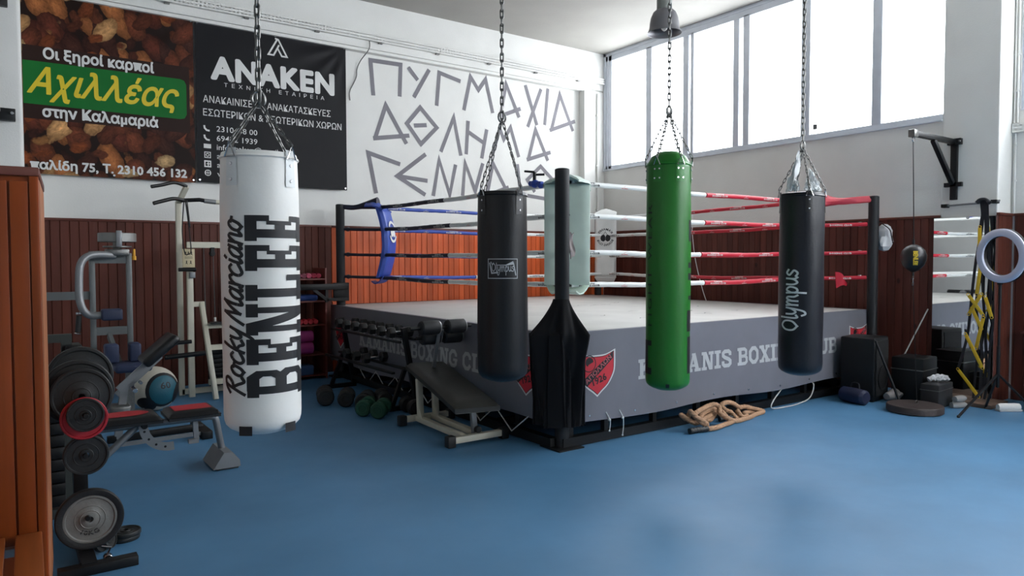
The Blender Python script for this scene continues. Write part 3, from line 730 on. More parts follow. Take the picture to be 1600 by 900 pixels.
crest(af, P, (0, -1, 0), 8.44-RX0-.19, .415, .4, .41, 1)
for s, ln in ((.5, .16), (.34, .1)):
    c = MB(ring); x = RX0+.19+s+.05
    c.tube(catmull([(x-.04, RY0-.03, .27), (x, RY0-.035, .2), (x+.01, RY0-.03, .2-ln*.5), (x+.0, RY0-.03, .2-ln)], 4), .005, 6); c.ball((x, RY0-.03, .2-ln), .009, 8); c.ball((x-.005, RY0-.036, .2), .014, 8)
    c.build('tie_string', M_whitevinyl, af)
for k in range(9):
    c = MB(ring); x = RX0+.35+k*.55; q = P(x-RX0-.19, .05); c.cyl((x, q[1]+.003, q[2]+.01), (x, q[1]-.005, q[2]+.01), .011, 10); c.build('eyelet', M_chrome, af)
# left apron
b, P = apron(lambda s, d: (RX0-d, RY1-s), RY1-RY0-.2, 7.0, .22); al = b.build('apron', M_apron, ring)
al['label'] = 'shaded left apron lettered KAMANIS BOXING CLUB'
for pl in words(RY1-8.58, RY1-5.38):
    b = MB(ring); b.polys(pl, lay(P, lambda s: s, (-1, 0, 0), .003), .1); b.build('apron_lettering', M_grey_ink, al)
crest(al, P, (-1, 0, 0), RY1-5.0, .415, .44, .41, 1); crest(al, P, (-1, 0, 0), RY1-9.2, .415, .4, .41, 1)
c = MB(ring); zz = [(RX0-.02, RY0+.35+k*.26, .24 if k % 2 == 0 else .06) for k in range(15)]; c.tube(zz, .006, 6); c.build('lacing_cord', M_whitevinyl, al)
# the two aprons towards the walls
b, P = apron(lambda s, d: (RX1+d, RY0+s), RY1-RY0, 11.0); b.build('apron', M_apron, ring)
b, P = apron(lambda s, d: (RX1-s, RY1+d), RX1-RX0, 13.0); b.build('apron', M_apron, ring)

POST = {'near': (3.885, 4.705), 'left': (3.825, 9.41), 'far': (8.6, 9.42), 'right': (8.68, 4.565)}
INS = {'near': (4.25, 5.08), 'left': (4.22, 9.03), 'far': (8.46, 9.07), 'right': (8.14, 5.10)}
RZ = (2.32, 2.02, 1.675, 1.37)
for k, (x, y) in POST.items():
    b = MB(ring); b.cyl((x, y, 0), (x, y, 2.37), .06 if k != 'near' else .062, 24)
    po = b.build('corner_post', M_foam, ring)
    b = MB(ring); b.cyl((x, y, 2.362), (x, y, 2.374), .045, 24); b.build('post_cap', M_black, po)
    b = MB(ring); b.cbox((x, y, .006), (.27, .27, .012)); b.cbox((x+(.1 if k in ('near', 'left') else -.1), y+.02, .3), (.05, .05, .6)); b.build('base_plate', M_black, po)

# ropes: dark core, sleeve in two colours, small print
SIDES = [('near', 'right', M_whitevinyl, M_red, [.5, .495, .48, .495], -1), ('near', 'left', M_whitevinyl, M_navyrope, [.555, .52, .53, .53], 1),
         ('left', 'far', M_blue, M_whitevinyl, [.38, .4, .4, .37], 1), ('far', 'right', M_whitevinyl, M_red, [.44, .44, .45, .45], 1)]
def rope_side(A, Bn, m1, m2, cut, sgn):
    a0, b0 = Vector((*INS[A], 0)), Vector((*INS[Bn], 0)); d = (b0-a0).normalized(); L = (b0-a0).length
    nrm = Vector((d.y, -d.x, 0))*(-1 if sgn > 0 else 1)     # towards the camera side
    if nrm.dot(Vector((-a0.x, -a0.y, 0))) < 0: nrm = -nrm
    flip = 1 if nrm.cross(Vector((0, 0, 1))).dot(d) < 0 else -1
    for ri, z in enumerate(RZ):
        def at(t, z=z, ri=ri): return a0+(b0-a0)*t+Vector((0, 0, z-.02*math.sin(PI*t)-.004*math.sin(t*17+ri)))
        c = MB(ring); c.tube([at(i/30) for i in range(31)], .014, 8); rope = c.build('ring_rope', M_black, ring)
        r = .025
        for (t0, t1, m) in ((.012, cut[ri]-.002, m1), (cut[ri]+.002, .988, m2)):
            n = 24; c = MB(ring)
            c.tube([at(t0+(t1-t0)*i/n) for i in range(n+1)], [r*(1+.06*math.sin(i*2.3+ri)) for i in range(n+1)], 12); c.build('rope_sleeve', m, rope)
        for t0, t1, ink in ((.02, cut[ri]-.02, M_black_ink if m1 is M_whitevinyl else M_white_ink), (cut[ri]+.01, .98, M_black_ink if m2 is M_whitevinyl else M_white_ink)):
            pr = MB(ring); rm = MB(ring); s = t0*L+.18; k = 0
            while s+.3 < t1*L:
                word = fit(font_polys('KAMANIS', .03, 1), -.07, .07, .006, .012) + fit(font_polys('BOXING CLUB', .03, 1), -.13, .13, -.014, .016) if k % 2 == 0 else [[(-.03, -.004), (.03, .012), (-.005, .0)]] + fit(font_polys('BOXING', .03, 1), -.04, .04, -.018, .009)
                tgt = pr if (k % 2 == 0 or ink is M_white_ink) else rm
                sc0 = s
                def fn(u, v, sc0=sc0):
                    q = at((sc0+flip*u)/L); ph = v/r; rr = r*1.09
                    return q+nrm*rr*math.cos(ph)+Vector((0, 0, 1))*rr*math.sin(ph)
                tgt.polys(word, fn, (0, .008)); s += .46; k += 1
            for q, m in ((pr, ink), (rm, M_red)):
                if len(q.bm.faces): q.build('sleeve_print', m, rope)
                else: q.bm.free()
for s in SIDES: rope_side(*s)
for k in POST:                      # turnbuckle straps from post to rope corner
    p, q = Vector((*POST[k], 0)), Vector((*INS[k], 0))
    for z in RZ:
        c = MB(ring); c.tube([p+Vector((0, 0, z+.012))+(q-p)*.1, (p+q)/2+Vector((0, 0, z+.004)), q+Vector((0, 0, z))], .024 if k == 'right' else .02, 10); ob = c.build('turnbuckle_strap', {'left': M_navyrope, 'right': M_red}.get(k, M_whitevinyl if k == 'far' else M_foam), ring)
        c = MB(ring); o2 = p+(q-p)*.2; e = (q-p).normalized()
        c.tube([o2+Vector((0, 0, z+.01))+e*.03*math.cos(t)+Vector((0, 0, .026*math.sin(t))) for t in [2*PI*i/12 for i in range(12)]], .006, 6, closed=True); c.build('ring_hook', M_chrome, ob)
        if k == 'right' and z < 2.3:
            c = MB(ring); e2 = e; nn = Vector((-e2.y, e2.x, 0)); nn = nn if nn.y < 0 else -nn; mid = (p+q)/2
            c.polys(fit(font_polys('BOXING CLUB', .03, 1), -.13, .13, -.012, .02), lambda u, v: mid-e2*u*(1 if e2.x < 0 else -1)+nn*.0255+Vector((0, 0, z+.004+v))); c.build('sleeve_print', M_white_ink, ob)

# rope ladder strings between the ropes on the far right side
c = MB(ring)
for i in range(6): pass
c.tube(catmull([(8.45, 7.18, 2.3), (8.44, 7.17, 2.1), (8.45, 7.18, 2.0), (8.43, 7.1, 1.6), (8.40, 6.95, 1.2), (8.38, 6.85, 1.0)], 5), .006, 6); c.build('rope_spacer', M_whitevinyl, ring)

def pad(k, m, wd, z0, z1, th, hood, label, bow=0):
    """corner cushion facing the middle of the ring"""
    q = Vector((*INS[k], 0)); cdir = (Vector((6.2, 7.05, 0))-q).normalized(); a = Vector((-cdir.y, cdir.x, 0))
    T = Matrix(((a.x, cdir.x, 0, q.x), (a.y, cdir.y, 0, q.y), (0, 0, 1, 0), (0, 0, 0, 1)))
    b = MB(ring)
    def fn(side):
        def g(u, v):
            x = (u-.5)*wd; e = min(1, min(u, 1-u)*9, min(v, 1-v)*16); t = th*(.35+.65*math.sqrt(max(0, e)))
            y = .03+bow*math.sin(PI*v)+(t if side else -t*.25) + .006*noise.noise(Vector((u*3, v*6, 1)))
            return T @ Vector((x, y, z0+(z1-z0)*v))
        return g
    b.sheet(fn(1), 14, 28); b.sheet(lambda u, v: fn(0)(1-u, v), 14, 28)
    f1, f0 = fn(1), fn(0); n = 28
    for u0, rev in ((0, 0), (1, 1)):
        A = [b.v(f1(u0, j/n)) for j in range(n+1)]; B = [b.v(f0(u0, j/n)) for j in range(n+1)]
        for j in range(n): b.f((A[j], A[j+1], B[j+1], B[j]) if rev else (B[j], B[j+1], A[j+1], A[j]))
    for v0 in (0, 1):
        A = [b.v(f1(i/14, v0)) for i in range(15)]; B = [b.v(f0(i/14, v0)) for i in range(15)]
        for i in range(14): b.f((A[i], B[i], B[i+1], A[i+1]))
    o = b.build('corner_pad', m, ring, recalc=True); o['label'] = label
    if hood:        # folded flap over the top rope and another below the bottom rope
        h = MB(ring)
        def top(u, v):
            x = (u-.5)*wd*(1.02-.5*max(0, v-.45)*1.6); y = th*1.1+.03+bow*0-v*(.2+th); z = z1-.04+.12*math.sin(min(1, v*1.7)*PI/2)-.17*abs(u-.5)**1.5*min(1, v*2)
            return T @ Vector((x, y+.008*noise.noise(Vector((u*5, v*5, 2))), z+.012*noise.noise(Vector((u*6, v*4, 7)))))
        h.sheet(top, 12, 10, .02, (0, 0, -1)); h.build('pad_hood', m, o, recalc=True)
        h = MB(ring)
        def bot(u, v):
            x = (u-.5)*wd*(1-.55*v); y = th+.04-v*(.12+th); z = z0+.02-.09*math.sin(v*PI*.75)
            return T @ Vector((x, y, z+.01*noise.noise(Vector((u*6, v*5, 3)))))
        h.sheet(bot, 12, 8, .015, (0, 0, -1)); h.build('pad_bottom_flap', m, o, recalc=True)
    return o, T
M_padgreen = mat('pale mint pad vinyl', (206, 222, 210), .45, var=.05, bump=.08, bscale=10)
pad('near', M_padgreen, .42, 1.37, 2.3, .09, True, 'pale corner pad behind the near post')
po, T = pad('far', M_whitevinyl, .36, 1.3, 2.4, .08, True, 'white corner pad with round club print')
def on_pad(T, e, bow=0, z0=1.37, z1=2.3):
    def fn(u, v): return T @ Vector((-u, .03+.08+e+bow*math.sin(PI*(v-z0)/(z1-z0)), v))
    return fn
def arc_text(s, cx, cz, R, a0, a1, h, bold=.03, up=True):
    pl = fit(font_polys(s, bold, 2, 1.1), 0, 1, 0, 1); out = []
    for q in pl:
        p = []
        for x, y in q:
            an = a0+(a1-a0)*x; rr = R+(y*h if up else -y*h)
            p.append((cx+rr*math.cos(an), cz+rr*math.sin(an)))
        out.append(p)
    return out
fnp = on_pad(T, .0065)
b = MB(ring); cz = 1.99
b.polys(arc_text('KAMANIS', 0, cz, .115, rad(150), rad(30), .035), fnp); b.polys(arc_text('BOXING CLUB', 0, cz, .15, rad(200), rad(340), .035, up=False), fnp)
glv = [(.0, -.05), (.03, -.075), (.07, -.06), (.085, -.02), (.07, .025), (.035, .045), (.012, .03), (0, 0)]
b.polys([[(x-.002, y+cz) for x, y in glv], [(-x-.004, y+cz) for x, y in glv][::-1]] + stroke([(-.03, cz+.04), (0, cz+.095), (.03, cz+.04)], .006), fnp)
b.build('club_print', M_black_ink, po)
po, T = pad('left', M_blue, .38, 1.37, 2.32, .08, True, 'blue corner pad with white round print', bow=.09)
b = MB(ring); f2 = on_pad(T, .012, .09, 1.37, 2.32)
b.polys(stroke(circ(0, 1.99, .13, 14, rad(30), rad(150)), .035) + stroke(circ(0, 1.99, .13, 14, rad(205), rad(335)), .035) + [[(x, y+1.99) for x, y in glv], [(-x-.004, y+1.99) for x, y in glv][::-1]], f2, .05); b.build('club_print', M_white_ink, po)
pad('right', M_red, .38, 1.37, 2.28, .08, False, 'red corner pad by the window wall')
# gathered red sleeve from the right corner to its post, and a limp red flap below
b = MB(ring); p, q = Vector((*POST['right'], 2.33)), Vector((*INS['right'], 2.31))
q = q+(p-q)*.18; rp = [q+(q-p)*.22, q+(q-p)*.1, q, q+(p-q)*.2, q+(p-q)*.45, q+(p-q)*.7, p]
b.tube(catmull(rp, 5), [.055, .075, .085, .09, .1, .1, .1, .1, .1, .095, .09, .085, .08, .07, .062, .055, .05, .048, .046, .045, .045, .046, .048, .048, .05, .05, .05, .05, .05, .05, .05][:31], 12, rfun=lambda i, th: (.105-.06*min(1, max(0, (i-9)/9)) if i > 4 else .06+.01*i)*(1+.16*math.sin(3*th+i*.4))*.9)
b.build('pad_hood', mat('faded red vinyl', (204, 70, 84), .5, var=.1), ring, recalc=True)
b = MB(ring); b.sheet(lambda u, v: (8.33+.2*u+.03*v, 4.84-.05*u-.03*math.sin(u*4), 1.45-.12*u*(1-v)-.2*v*(1-.3*u)+.02*math.sin(u*6)), 10, 8, .008, (0, 1, 0)); b.build('pad_bottom_flap', M_red, ring, recalc=True)
# dark strap gathering the blue pad to its post
b = MB(ring); p, q = Vector((*POST['left'], 2.345)), Vector((*INS['left'], 2.35))
b.tube(catmull([p, p+(q-p)*.35+Vector((0, 0, -.02)), p+(q-p)*.7+Vector((0, 0, .01)), q+Vector((.0, .0, .03))], 5), [.03, .032, .033, .034, .035, .034, .034, .036, .04, .045, .05, .058, .066, .074, .08, .085], 10); b.build('pad_strap', M_navyrope, ring)

# black cloth draped round the near post
b = MB(ring); px, py = POST['near']; NZ, NA = 40, 90
def drape(u, v):
    z = 1.27-v*1.07; a = 2*PI*u
    k = min(1, v/.27); R = .066+.15*k**1.25-.05*max(0, min(1, (v-.3)/.5))
    fold = math.sin(a*6+1.2*math.sin(v*3)+.8)*.55+math.sin(a*11+v*2.5)*.3+noise.noise(Vector((math.cos(a)*2, math.sin(a)*2, v*3)))*.5
    R *= 1+.26*k*fold
    R *= 1-.42*k*(1-abs(math.cos(a+.69)))*(1 if math.cos(a-4.02) > 0 else .4)
    x, y = px+math.cos(a)*R*(1.25 if math.cos(a) < 0 else .85), py+math.sin(a)*R
    z += .03*math.sin(a*5)*max(0, v-.9)*10*.3
    if z < DZ+.012:                       # hangs outside the deck edge and the aprons
        dx, dy = x-(RX0-.05), y-(RY0-.05)
        if dx > 0 and dy > 0:
            if dx < dy: x = RX0-.05+.012*math.sin(a*15)
            else: y = RY0-.05+.012*math.sin(a*15)
        x = min(x, 4.02)
    return (x, y, z)
b.sheet(drape, NA, NZ); b.build('post_drape', mat('black nylon cloth', (15, 15, 18), .75, spec=.25, var=.1), ring)
b = MB(ring); b.sheet(lambda u, v: (3.955+.05*u, 4.69+.02*math.sin(v*5), 1.83-.22*v*(1-.2*u)+.01*math.sin(u*7)), 6, 8, .01, (0, 1, 0)); b.build('post_rag', mat('greyish cloth', (168, 156, 154), .8), ring, recalc=True)

# things hung on the ring
g = root('spring_clamp', 'small blue clamp with black T-handle on the top rope left of the near post', 'clamp', (4.2, 5.5, 2.3))
b = MB(g); y0 = 5.55; b.ball((4.222, y0-.03, 2.335), .045, 14, (1, 1, .9)); b.ball((4.222, y0-.12, 2.315), .035, 12, (1, 1, .9)); b.cyl((4.222, y0-.14, 2.325), (4.222, y0+.05, 2.345), .026, 12); b.build('clamp_body', M_blue, g)
b = MB(g); b.cyl((4.222, y0-.02, 2.36), (4.222, y0-.02, 2.45), .017, 10); b.cyl((4.16, y0+.06, 2.462), (4.222, y0-.02, 2.45), .011, 8); b.cyl((4.222, y0-.02, 2.425), (4.29, y0-.09, 2.425), .011, 8); b.build('clamp_handle', M_black, g)
g = root('plastic_bag', 'crumpled white plastic bag tied to the ring post by the window wall', 'plastic bag', (8.79, 4.5, 1.7))
b = MB(g)
def pb(th, z): return .22*noise.noise(Vector((math.cos(th)*2, math.sin(th)*2, z*9)))+.1*math.sin(th*5+z*20)
b.lathe([(.0, 1.70), (.05, 1.715), (.085, 1.76), (.09, 1.82), (.07, 1.88), (.085, 1.95), (.06, 2.0), (.025, 2.03), (.0, 2.035)], 22, Matrix.Translation((8.80, 4.49, 0)), pb); b.build('bag_body', mat('thin white plastic', (206, 206, 208), .35, var=.08), g)
b = MB(g); b.tube(catmull([(8.742, 4.53, 2.06), (8.73, 4.40, 1.97), (8.76, 4.385, 1.88), (8.80, 4.388, 1.80)], 5), .007, 6); b.build('bag_tie', M_black, g)

# ------------------------------------------------------------------ hanging bags
def bag(label, x, y, R, z0, z1, m, hub, seed, strap_m, top='flat', wob=.012, legs=4, rot=45, group=None):
    t = root('punching_bag', label, 'punching bag', (x, y, z0))
    W = Matrix.Translation((x, y, 0))
    L = z1-z0; prof = [(0, z0+.004)]
    for i in range(1, 7): a = PI/2*i/6; prof.append((R*(.0+math.sin(a))*.985, z0+.075*(1-math.cos(a))+.002))
    for i in range(1, 46): prof.append((R, z0+.077+(L-.077)*i/45))
    if top == 'flat': prof += [(R*.985, z1+.01), (R*.93, z1+.012), (R*.5, z1+.02), (0, z1+.022)]
    else: prof += [(R*.94, z1+.015), (R*.80, z1+.055), (R*.45, z1+.09), (0, z1+.1)]
    def wb(th, z):
        q = (z-z0)/L
        d = wob*noise.noise(Vector((math.cos(th)*1.2+seed, math.sin(th)*1.2, z*2.2)))
        d += .006*math.sin(th*9+seed*3)*max(0, 1-abs(q-.02)*16)
        d += (.030*wob/.012)*math.sin(4*(th-rad(rot))+1.57)*max(0, q-.72)/.28*.8 - .05*max(0, q-.86)/.14*(wob/.012)*.5
        d += .014*math.cos((z-z0)*5.2+seed)*.5
        return d
    def surf(ph, z, e=.0015):
        return Vector((x+(R*(1+wb(ph, z))+e)*math.cos(ph), y+(R*(1+wb(ph, z))+e)*math.sin(ph), z))
    b = MB(t, None); b.lathe(prof, 72, W, wb); body = b.build('bag_body', m, t, smooth=60)
    b = MB(t); b.tube([surf(2*PI*i/60, z1-.012, .002) for i in range(60)], .006, 6, closed=True); b.build('top_piping', m, body)
    hubp = Vector((x, y, hub))
    for k in range(legs):
        a = rad(rot)+2*PI*k/legs
        b = MB(t)
        def sp(u, v, a=a): return surf(a+(u-.5)*(.30 if top == 'flat' else .36)*(1+.15*v), z1+.02-.165*v, .005)
        b.sheet(sp, 4, 8); s_ = b.build('hanging_strap', strap_m, t)
        for zz in (.05, .1):
            for uu in ((.5,) if top == 'flat' else (.2, .8)):
                c = MB(t); p = sp(uu, zz/.12); n = Vector((math.cos(a), math.sin(a), 0)); c.cyl(p-n*.002, p+n*.004, .007, 10); c.build('rivet', M_chrome, s_)
        p = surf(a, z1+.0, .012); tg = Vector((-math.sin(a), math.cos(a), 0))
        c = MB(t); c.tube([p+tg*.028+Vector((0, 0, -.02)), p-tg*.028+Vector((0, 0, -.02)), p+Vector((0, 0, .045))], .0045, 6, closed=True); c.build('d_ring', M_chrome, s_)
        c = MB(t); c.chain(p+Vector((0, 0, .04)), hubp, .036, .02, .0035); c.build('leg_chain', M_steel, t)
    c = MB(t); c.chain(hubp, (x, y, 5.31)); c.build('chain', M_steel, t)
    c = MB(t); c.tube([hubp+Vector((.03*math.cos(q), .0, .035*math.sin(q)+.01)) for q in [2*PI*i/14 for i in range(14)]], .007, 7, closed=True); c.build('swivel_ring', M_steel, t)
    c = MB(t); c.cbox((x, y, 5.32), (.14, .14, .02)); c.build('ceiling_plate', M_black, t)
    return t, body, surf, math.atan2(-y, -x), R

# white bag
t, body, surf, ph0, R = bag('white punching bag nearest the weight benches, with big black vertical lettering', .983, 3.37, .172, .80, 2.075, mat('white bag vinyl', (232, 230, 224), .42, var=.03, bump=.05, bscale=40), 2.33, 1.3, M_whitevinyl, wob=.008, rot=32)
def vert(surf, ph0, R, c0, e=.0018):   # reads bottom to top; u = height, v = across (up = left)
    return lambda u, v: surf(ph0+(c0-v)/R, u, e)
b = MB(t); b.polys(fit(slab_text('BENLEE', .1), .995, 1.80, -.152, .304, cap=1), vert(surf, ph0, R, .085), (.06, .02)); b.build('brand_lettering', M_black_ink, body)
b = MB(t); pl = fit(script_text('Rocky Marciano', .24, .35), 1.00, 1.80, -.035, .066, cap=1); b.polys(pl, vert(surf, ph0, R, -.116), (.05, .02)); b.build('script_lettering', M_black_ink, body)
b = MB(t); b.polys(fit(font_polys('TM', .05, 2), 1.40, 1.475, -.008, .03), vert(surf, ph0, R, .268), (.02, .01)); b.build('trademark_lettering', M_black_ink, body)
for a in (-.45, .75, 2.2, 3.9):
    b = MB(t); b.polys([rect(-.03, .826, .03, .868)], lambda u, v, a=a: surf(ph0+a+u/R, v, .0015)+Vector((0, 0, 0)), .012); 
    b.build('bottom_patch', M_black_ink, body)

# black leather bag with boxed logo
t, body, surf, ph0, R = bag('glossy black punching bag with a small outlined logo box, left of the ring corner post', 2.80, 4.03, .172, .765, 2.05, mat('black bag leather', (17, 18, 21), .4, var=.1, spec=.35, bump=.06, bscale=60), 2.56, 4.4, M_vinyl, wob=.01, rot=6)
flat = lambda u, v: surf(ph0+(u+.002)/R, v, .0015)
b = MB(t); zc = 1.545; Wd, Hh = .102, .064
pl = stroke(rect(-Wd, zc-Hh, Wd, zc+Hh), .005, True)
scr = fit(script_text('Olympus', .16, .0), -.075, .078, zc-.018, .034, cap=1)
pl += scr + [[(-.04, zc+.026), (.02, zc+.026), (.07, zc+.05), (.075, zc+.04), (.078, zc+.028), (.02, zc+.021), (-.04, zc+.022)]] + stroke([(-.09, zc+.04), (-.075, zc-.03), (-.03, zc-.025)], .009) + stroke([(.072, zc+.04), (.09, zc-.045)], .007) + stroke([(-.082, zc+.046), (-.07, zc+.025), (-.062, zc+.04)], .005)
b.polys(pl, flat, .02); b.build('logo_print', M_grey_ink, body)

# long green bag
t, body, surf, ph0, R = bag('tall green punching bag with narrow dark vertical lettering', 4.175, 3.78, .168, .595, 2.33, mat('green bag vinyl', (27, 114, 30), .4, var=.05, bump=.05, bscale=40), 2.72, 7.7, mat('green strap vinyl', (36, 128, 42), .42), top='dome', wob=.01, legs=6, rot=-108)
b = MB(t); b.polys(fit(font_polys('FIGHT WEAR', .0, 2, 1.25), 1.10, 2.02, -.022, .046), vert(surf, ph0, R, -.155), (.05, .015)); b.build('narrow_lettering', mat('dark green print', (10, 38, 24), .5), body)
pl = [rect(.172, .74, .24, 1.02), rect(.166, 1.06, .24, 1.22), rect(.18, 1.30, .24, 1.33), rect(.176, 1.45, .24, 1.50), rect(.176, 1.54, .24, 1.58), rect(.184, 1.74, .24, 1.9),
      rect(-.26, .73, -.18, .99), rect(-.18, .73, -.135, .78), rect(-.18, .95, -.135, .99)]
for grp in [[q] for q in pl[:6]]+[pl[6:]]:
    b = MB(t); b.polys(grp, lambda u, v: surf(ph0+u/R, v, .0015), .02); b.build('block_print', M_black_ink, body)
b = MB(t); b.sheet(lambda u, v: Vector((4.175+(R*1.005*math.sin(PI/2*min(1, .72+.28*v)))*math.cos(ph0+(u-.5)*.16), 3.78+(R*1.005*math.sin(PI/2*min(1, .72+.28*v)))*math.sin(ph0+(u-.5)*.16), .594+.075*(1-math.cos(PI/2*(.72+.28*v)))+.0)), 4, 6); b.build('bottom_patch', M_black_ink, body)

# navy bag
t, body, surf, ph0, R = bag('wrinkled black punching bag with white handwritten lettering, right of the green bag', 5.27, 3.355, .17, .66, 2.12, mat('black navy bag vinyl', (22, 24, 32), .4, var=.1, spec=.4, bump=.08, bscale=40), 2.50, 2.2, M_vinyl, wob=.02, rot=-130)
b = MB(t); b.polys(fit(script_text('Olympus', .2, .05), 1.035, 1.53, -.05, .085, cap=1), vert(surf, ph0, R, -.075), (.05, .02)); b.build('script_lettering', M_white_ink, body)
g = root('plastic_sheet', 'crumpled clear white plastic bunched in the chains above the wrinkled black bag', 'plastic sheet', (5.27, 3.355, 2.13))
M_milky = mat('milky plastic', (238, 240, 240), .65, var=.06)
for k, (a, h, wd) in enumerate(((ph0-.85, .34, .55), (ph0+.5, .17, .9), (ph0+2.4, .2, .8), (ph0+.95, .13, .7), (ph0-.4, .12, .6))):
    b = MB(g)
    def sh(u, v, a=a, h=h, wd=wd, k=k):
        jag = .5+.5*abs(noise.noise(Vector((u*7+k*3, 0, 1.3))))*2
        r = .145-.32*v*h+.035*noise.noise(Vector((u*6+k, v*6, 1)))
        aa = a+(u-.5)*wd*(1-.5*v)
        return Vector((5.27+r*math.cos(aa), 3.355+r*math.sin(aa), 2.145+h*v*min(1, jag)+.03*noise.noise(Vector((u*8, k, v*5)))))
    b.sheet(sh, 14, 14, .004, (0, 0, 1)); b.build('plastic_fold', M_milky, g, recalc=True)

# ------------------------------------------------------------------ pendant lamp
g = root('pendant_lamp', 'grey bell shaped industrial lamp hanging from the ceiling before the windows', 'lamp', (6.87, 6.31, 4.44))
W = Matrix.Translation((6.87, 6.31, 0))
b = MB(g); b.lathe([(.212, 4.452), (.214, 4.446), (.205, 4.465), (.190, 4.495), (.184, 4.53), (.180, 4.58), (.168, 4.64), (.142, 4.70), (.11, 4.73), (.10, 4.725), (.135, 4.69), (.160, 4.635), (.172, 4.58), (.176, 4.53), (.182, 4.495), (.198, 4.463), (.212, 4.452)], 40, W); b.build('lamp_shade', mat('dull lamp metal', (120, 120, 124), .4, .5), g)
b = MB(g); b.cyl((6.87, 6.31, 4.71), (6.87, 6.31, 5.08), .096, 28); b.build('ballast_housing', mat('grey lamp housing', (128, 132, 128), .5, .2), g)
b = MB(g); b.cyl((6.87, 6.31, 5.07), (6.87, 6.31, 5.33), .012, 10); b.build('suspension_rod', M_black, g)
b = MB(g); b.ball((6.87, 6.31, 4.55), .05, 16, (1, 1, 1.5)); b.build('bulb', mat('unlit bulb glass', (210, 210, 205), .1), g)

# ------------------------------------------------------------------ tall locker and slatted bench, left edge
LX, LY = .137, 3.70; la = rad(-3.7)
g = root('plank_locker', 'tall orange wood plank locker at the left edge of the room', 'locker', (LX, LY, 0), la)
b = MB(); b.box(-1.4, 0, 0, .8, 0, 1.965)
n = 0
b.build('locker_body', M_locker, g)
x = -1.4
while x < -.02:
    b = MB(); b.box(x+.004, min(x+.126, -.03), -.016, .0, .02, 1.94, bev=.004); b.build('front_plank', M_locker, g); x += .13
b = MB(); b.box(-.026, .008, -.02, .035, 0, 1.965, bev=.004); b.build('corner_strip', M_locker, g)
b = MB(); b.box(-1.42, .012, -.024, .82, 1.962, 2.0, bev=.005); b.build('top_board', M_woodcap, g)
y = .06
while y < .76:
    b = MB(); b.box(0, .010, y, y+.115, .02, 1.955, bev=.003); b.build('side_plank', mat('pale plank', (168, 104, 66), .5, var=.2, vscale=12, stretch=(1, 1, .1)) if y < .1 else bpy.data.materials['pale plank'], g); y += .12

g = root('slatted_bench', 'low orange slatted changing bench before the plank locker', 'bench', (.03, 3.0, 0), rad(-1.5))
for x0, x1 in ((-.15, -.055), (-.02, .075), (-.28, -.185), (-.41, -.315)):
    b = MB(); b.box(x0, x1, -1.3, .66, .41, .44, bev=.005); b.build('seat_slat', M_bench_wood, g)
for y in (.60, -.4, -1.2):
    b = MB(); b.box(-.40, .045, y-.02, y+.02, .375, .41, bev=.003); b.box(.0, .045, y-.022, y+.022, 0, .39, bev=.003); b.box(-.40, -.36, y-.02, y+.02, 0, .39, bev=.003); b.build('leg', M_greysteel, g)

# black bracket high on the left pillar
g = root('wall_bracket', 'black steel bracket bolted to the white pillar above the plank locker', 'bracket', (.06, 8.9, 3.1))
b = MB(g); b.box(-.02, .17, 8.86, 8.95, 3.02, 3.14, bev=.006); b.build('clamp_plate', M_black, g)
b = MB(g); b.box(-.05, .13, 8.86, 8.95, 4.16, 4.30, bev=.006); b.build('clamp_plate', M_black, g)
b = MB(g); b.box(-.03, .02, 8.80, 8.86, 2.75, 4.4, bev=.006); b.build('upright', M_black, g)
b = MB(g); b.tube(catmull([(.05, 8.85, 4.15), (.045, 8.84, 3.8), (.04, 8.84, 3.4), (.035, 8.85, 3.1)], 5), .008, 6); b.build('strap', M_whitevinyl, g)
for x, z in ((.14, 3.09), (.11, 4.24)):
    b = MB(g); b.cyl((x, 8.87, z), (x, 8.835, z), .016, 8); b.build('bolt', M_chrome, g)

# ------------------------------------------------------------------ sit-up bench with foam rollers
g = root('sit_up_bench', 'cream framed decline sit-up bench with black pad and foam rollers before the ring', 'bench', (3.36, 5.75, 0))
b = MB(g); b.box(3.12, 3.64, 5.22, 5.28, .03, .085, bev=.006); b.box(3.16, 3.66, 6.2, 6.26, .03, .085, bev=.006)
b.beam((3.26, 5.25, .06), (3.30, 6.23, .06), .06, .05, bev=.004); b.beam((3.42, 5.25, .06), (3.47, 6.23, .06), .06, .05, bev=.004); b.build('base_frame', M_cream, g)
for x, y in ((3.10, 5.25), (3.655, 5.25), (3.14, 6.23), (3.68, 6.23)):
    b = MB(g); b.box(x-.04, x+.04, y-.038, y+.038, 0, .1, bev=.012); b.build('rubber_foot', M_rubber, g)
for x in (3.31, 3.48):
    b = MB(g); b.beam((x, 6.17, .08), (x+.01, 6.22, .44), .055, .05, (0, 1, 0), bev=.004)
    b.prism([(0, 0), (.05, 0), (0, .09)], Matrix.Translation((x-.012, 6.14, .085)) @ Matrix.Rotation(-PI/2, 4, 'Z') @ Matrix.Rotation(PI/2, 4, 'X'), .02); b.build('rear_upright', M_cream, g)
b = MB(g); b.beam((3.40, 5.33, .05), (3.38, 5.34, .33), .05, .04, (0, 1, 0), bev=.004); b.build('front_upright', M_greysteel, g)
b = MB(g); b.cyl((3.40, 5.30, .11), (3.40, 5.26, .11), .03, 14); b.build('adjuster_knob', M_rubber, g)
A0, A1 = Vector((3.25, 5.06, .335)), Vector((3.50, 6.42, .515))
d = (A1-A0); sv = Vector((.96, -.24, 0)).normalized()
def bp(s, t, h): return A0+d*s+sv*(t*.19)+Vector((0, 0, h))
b = MB(g); 
for t in (-.9, .9): b.beam(bp(0, t, 0), bp(.9, t, -.005), .035, .03, bev=.003)
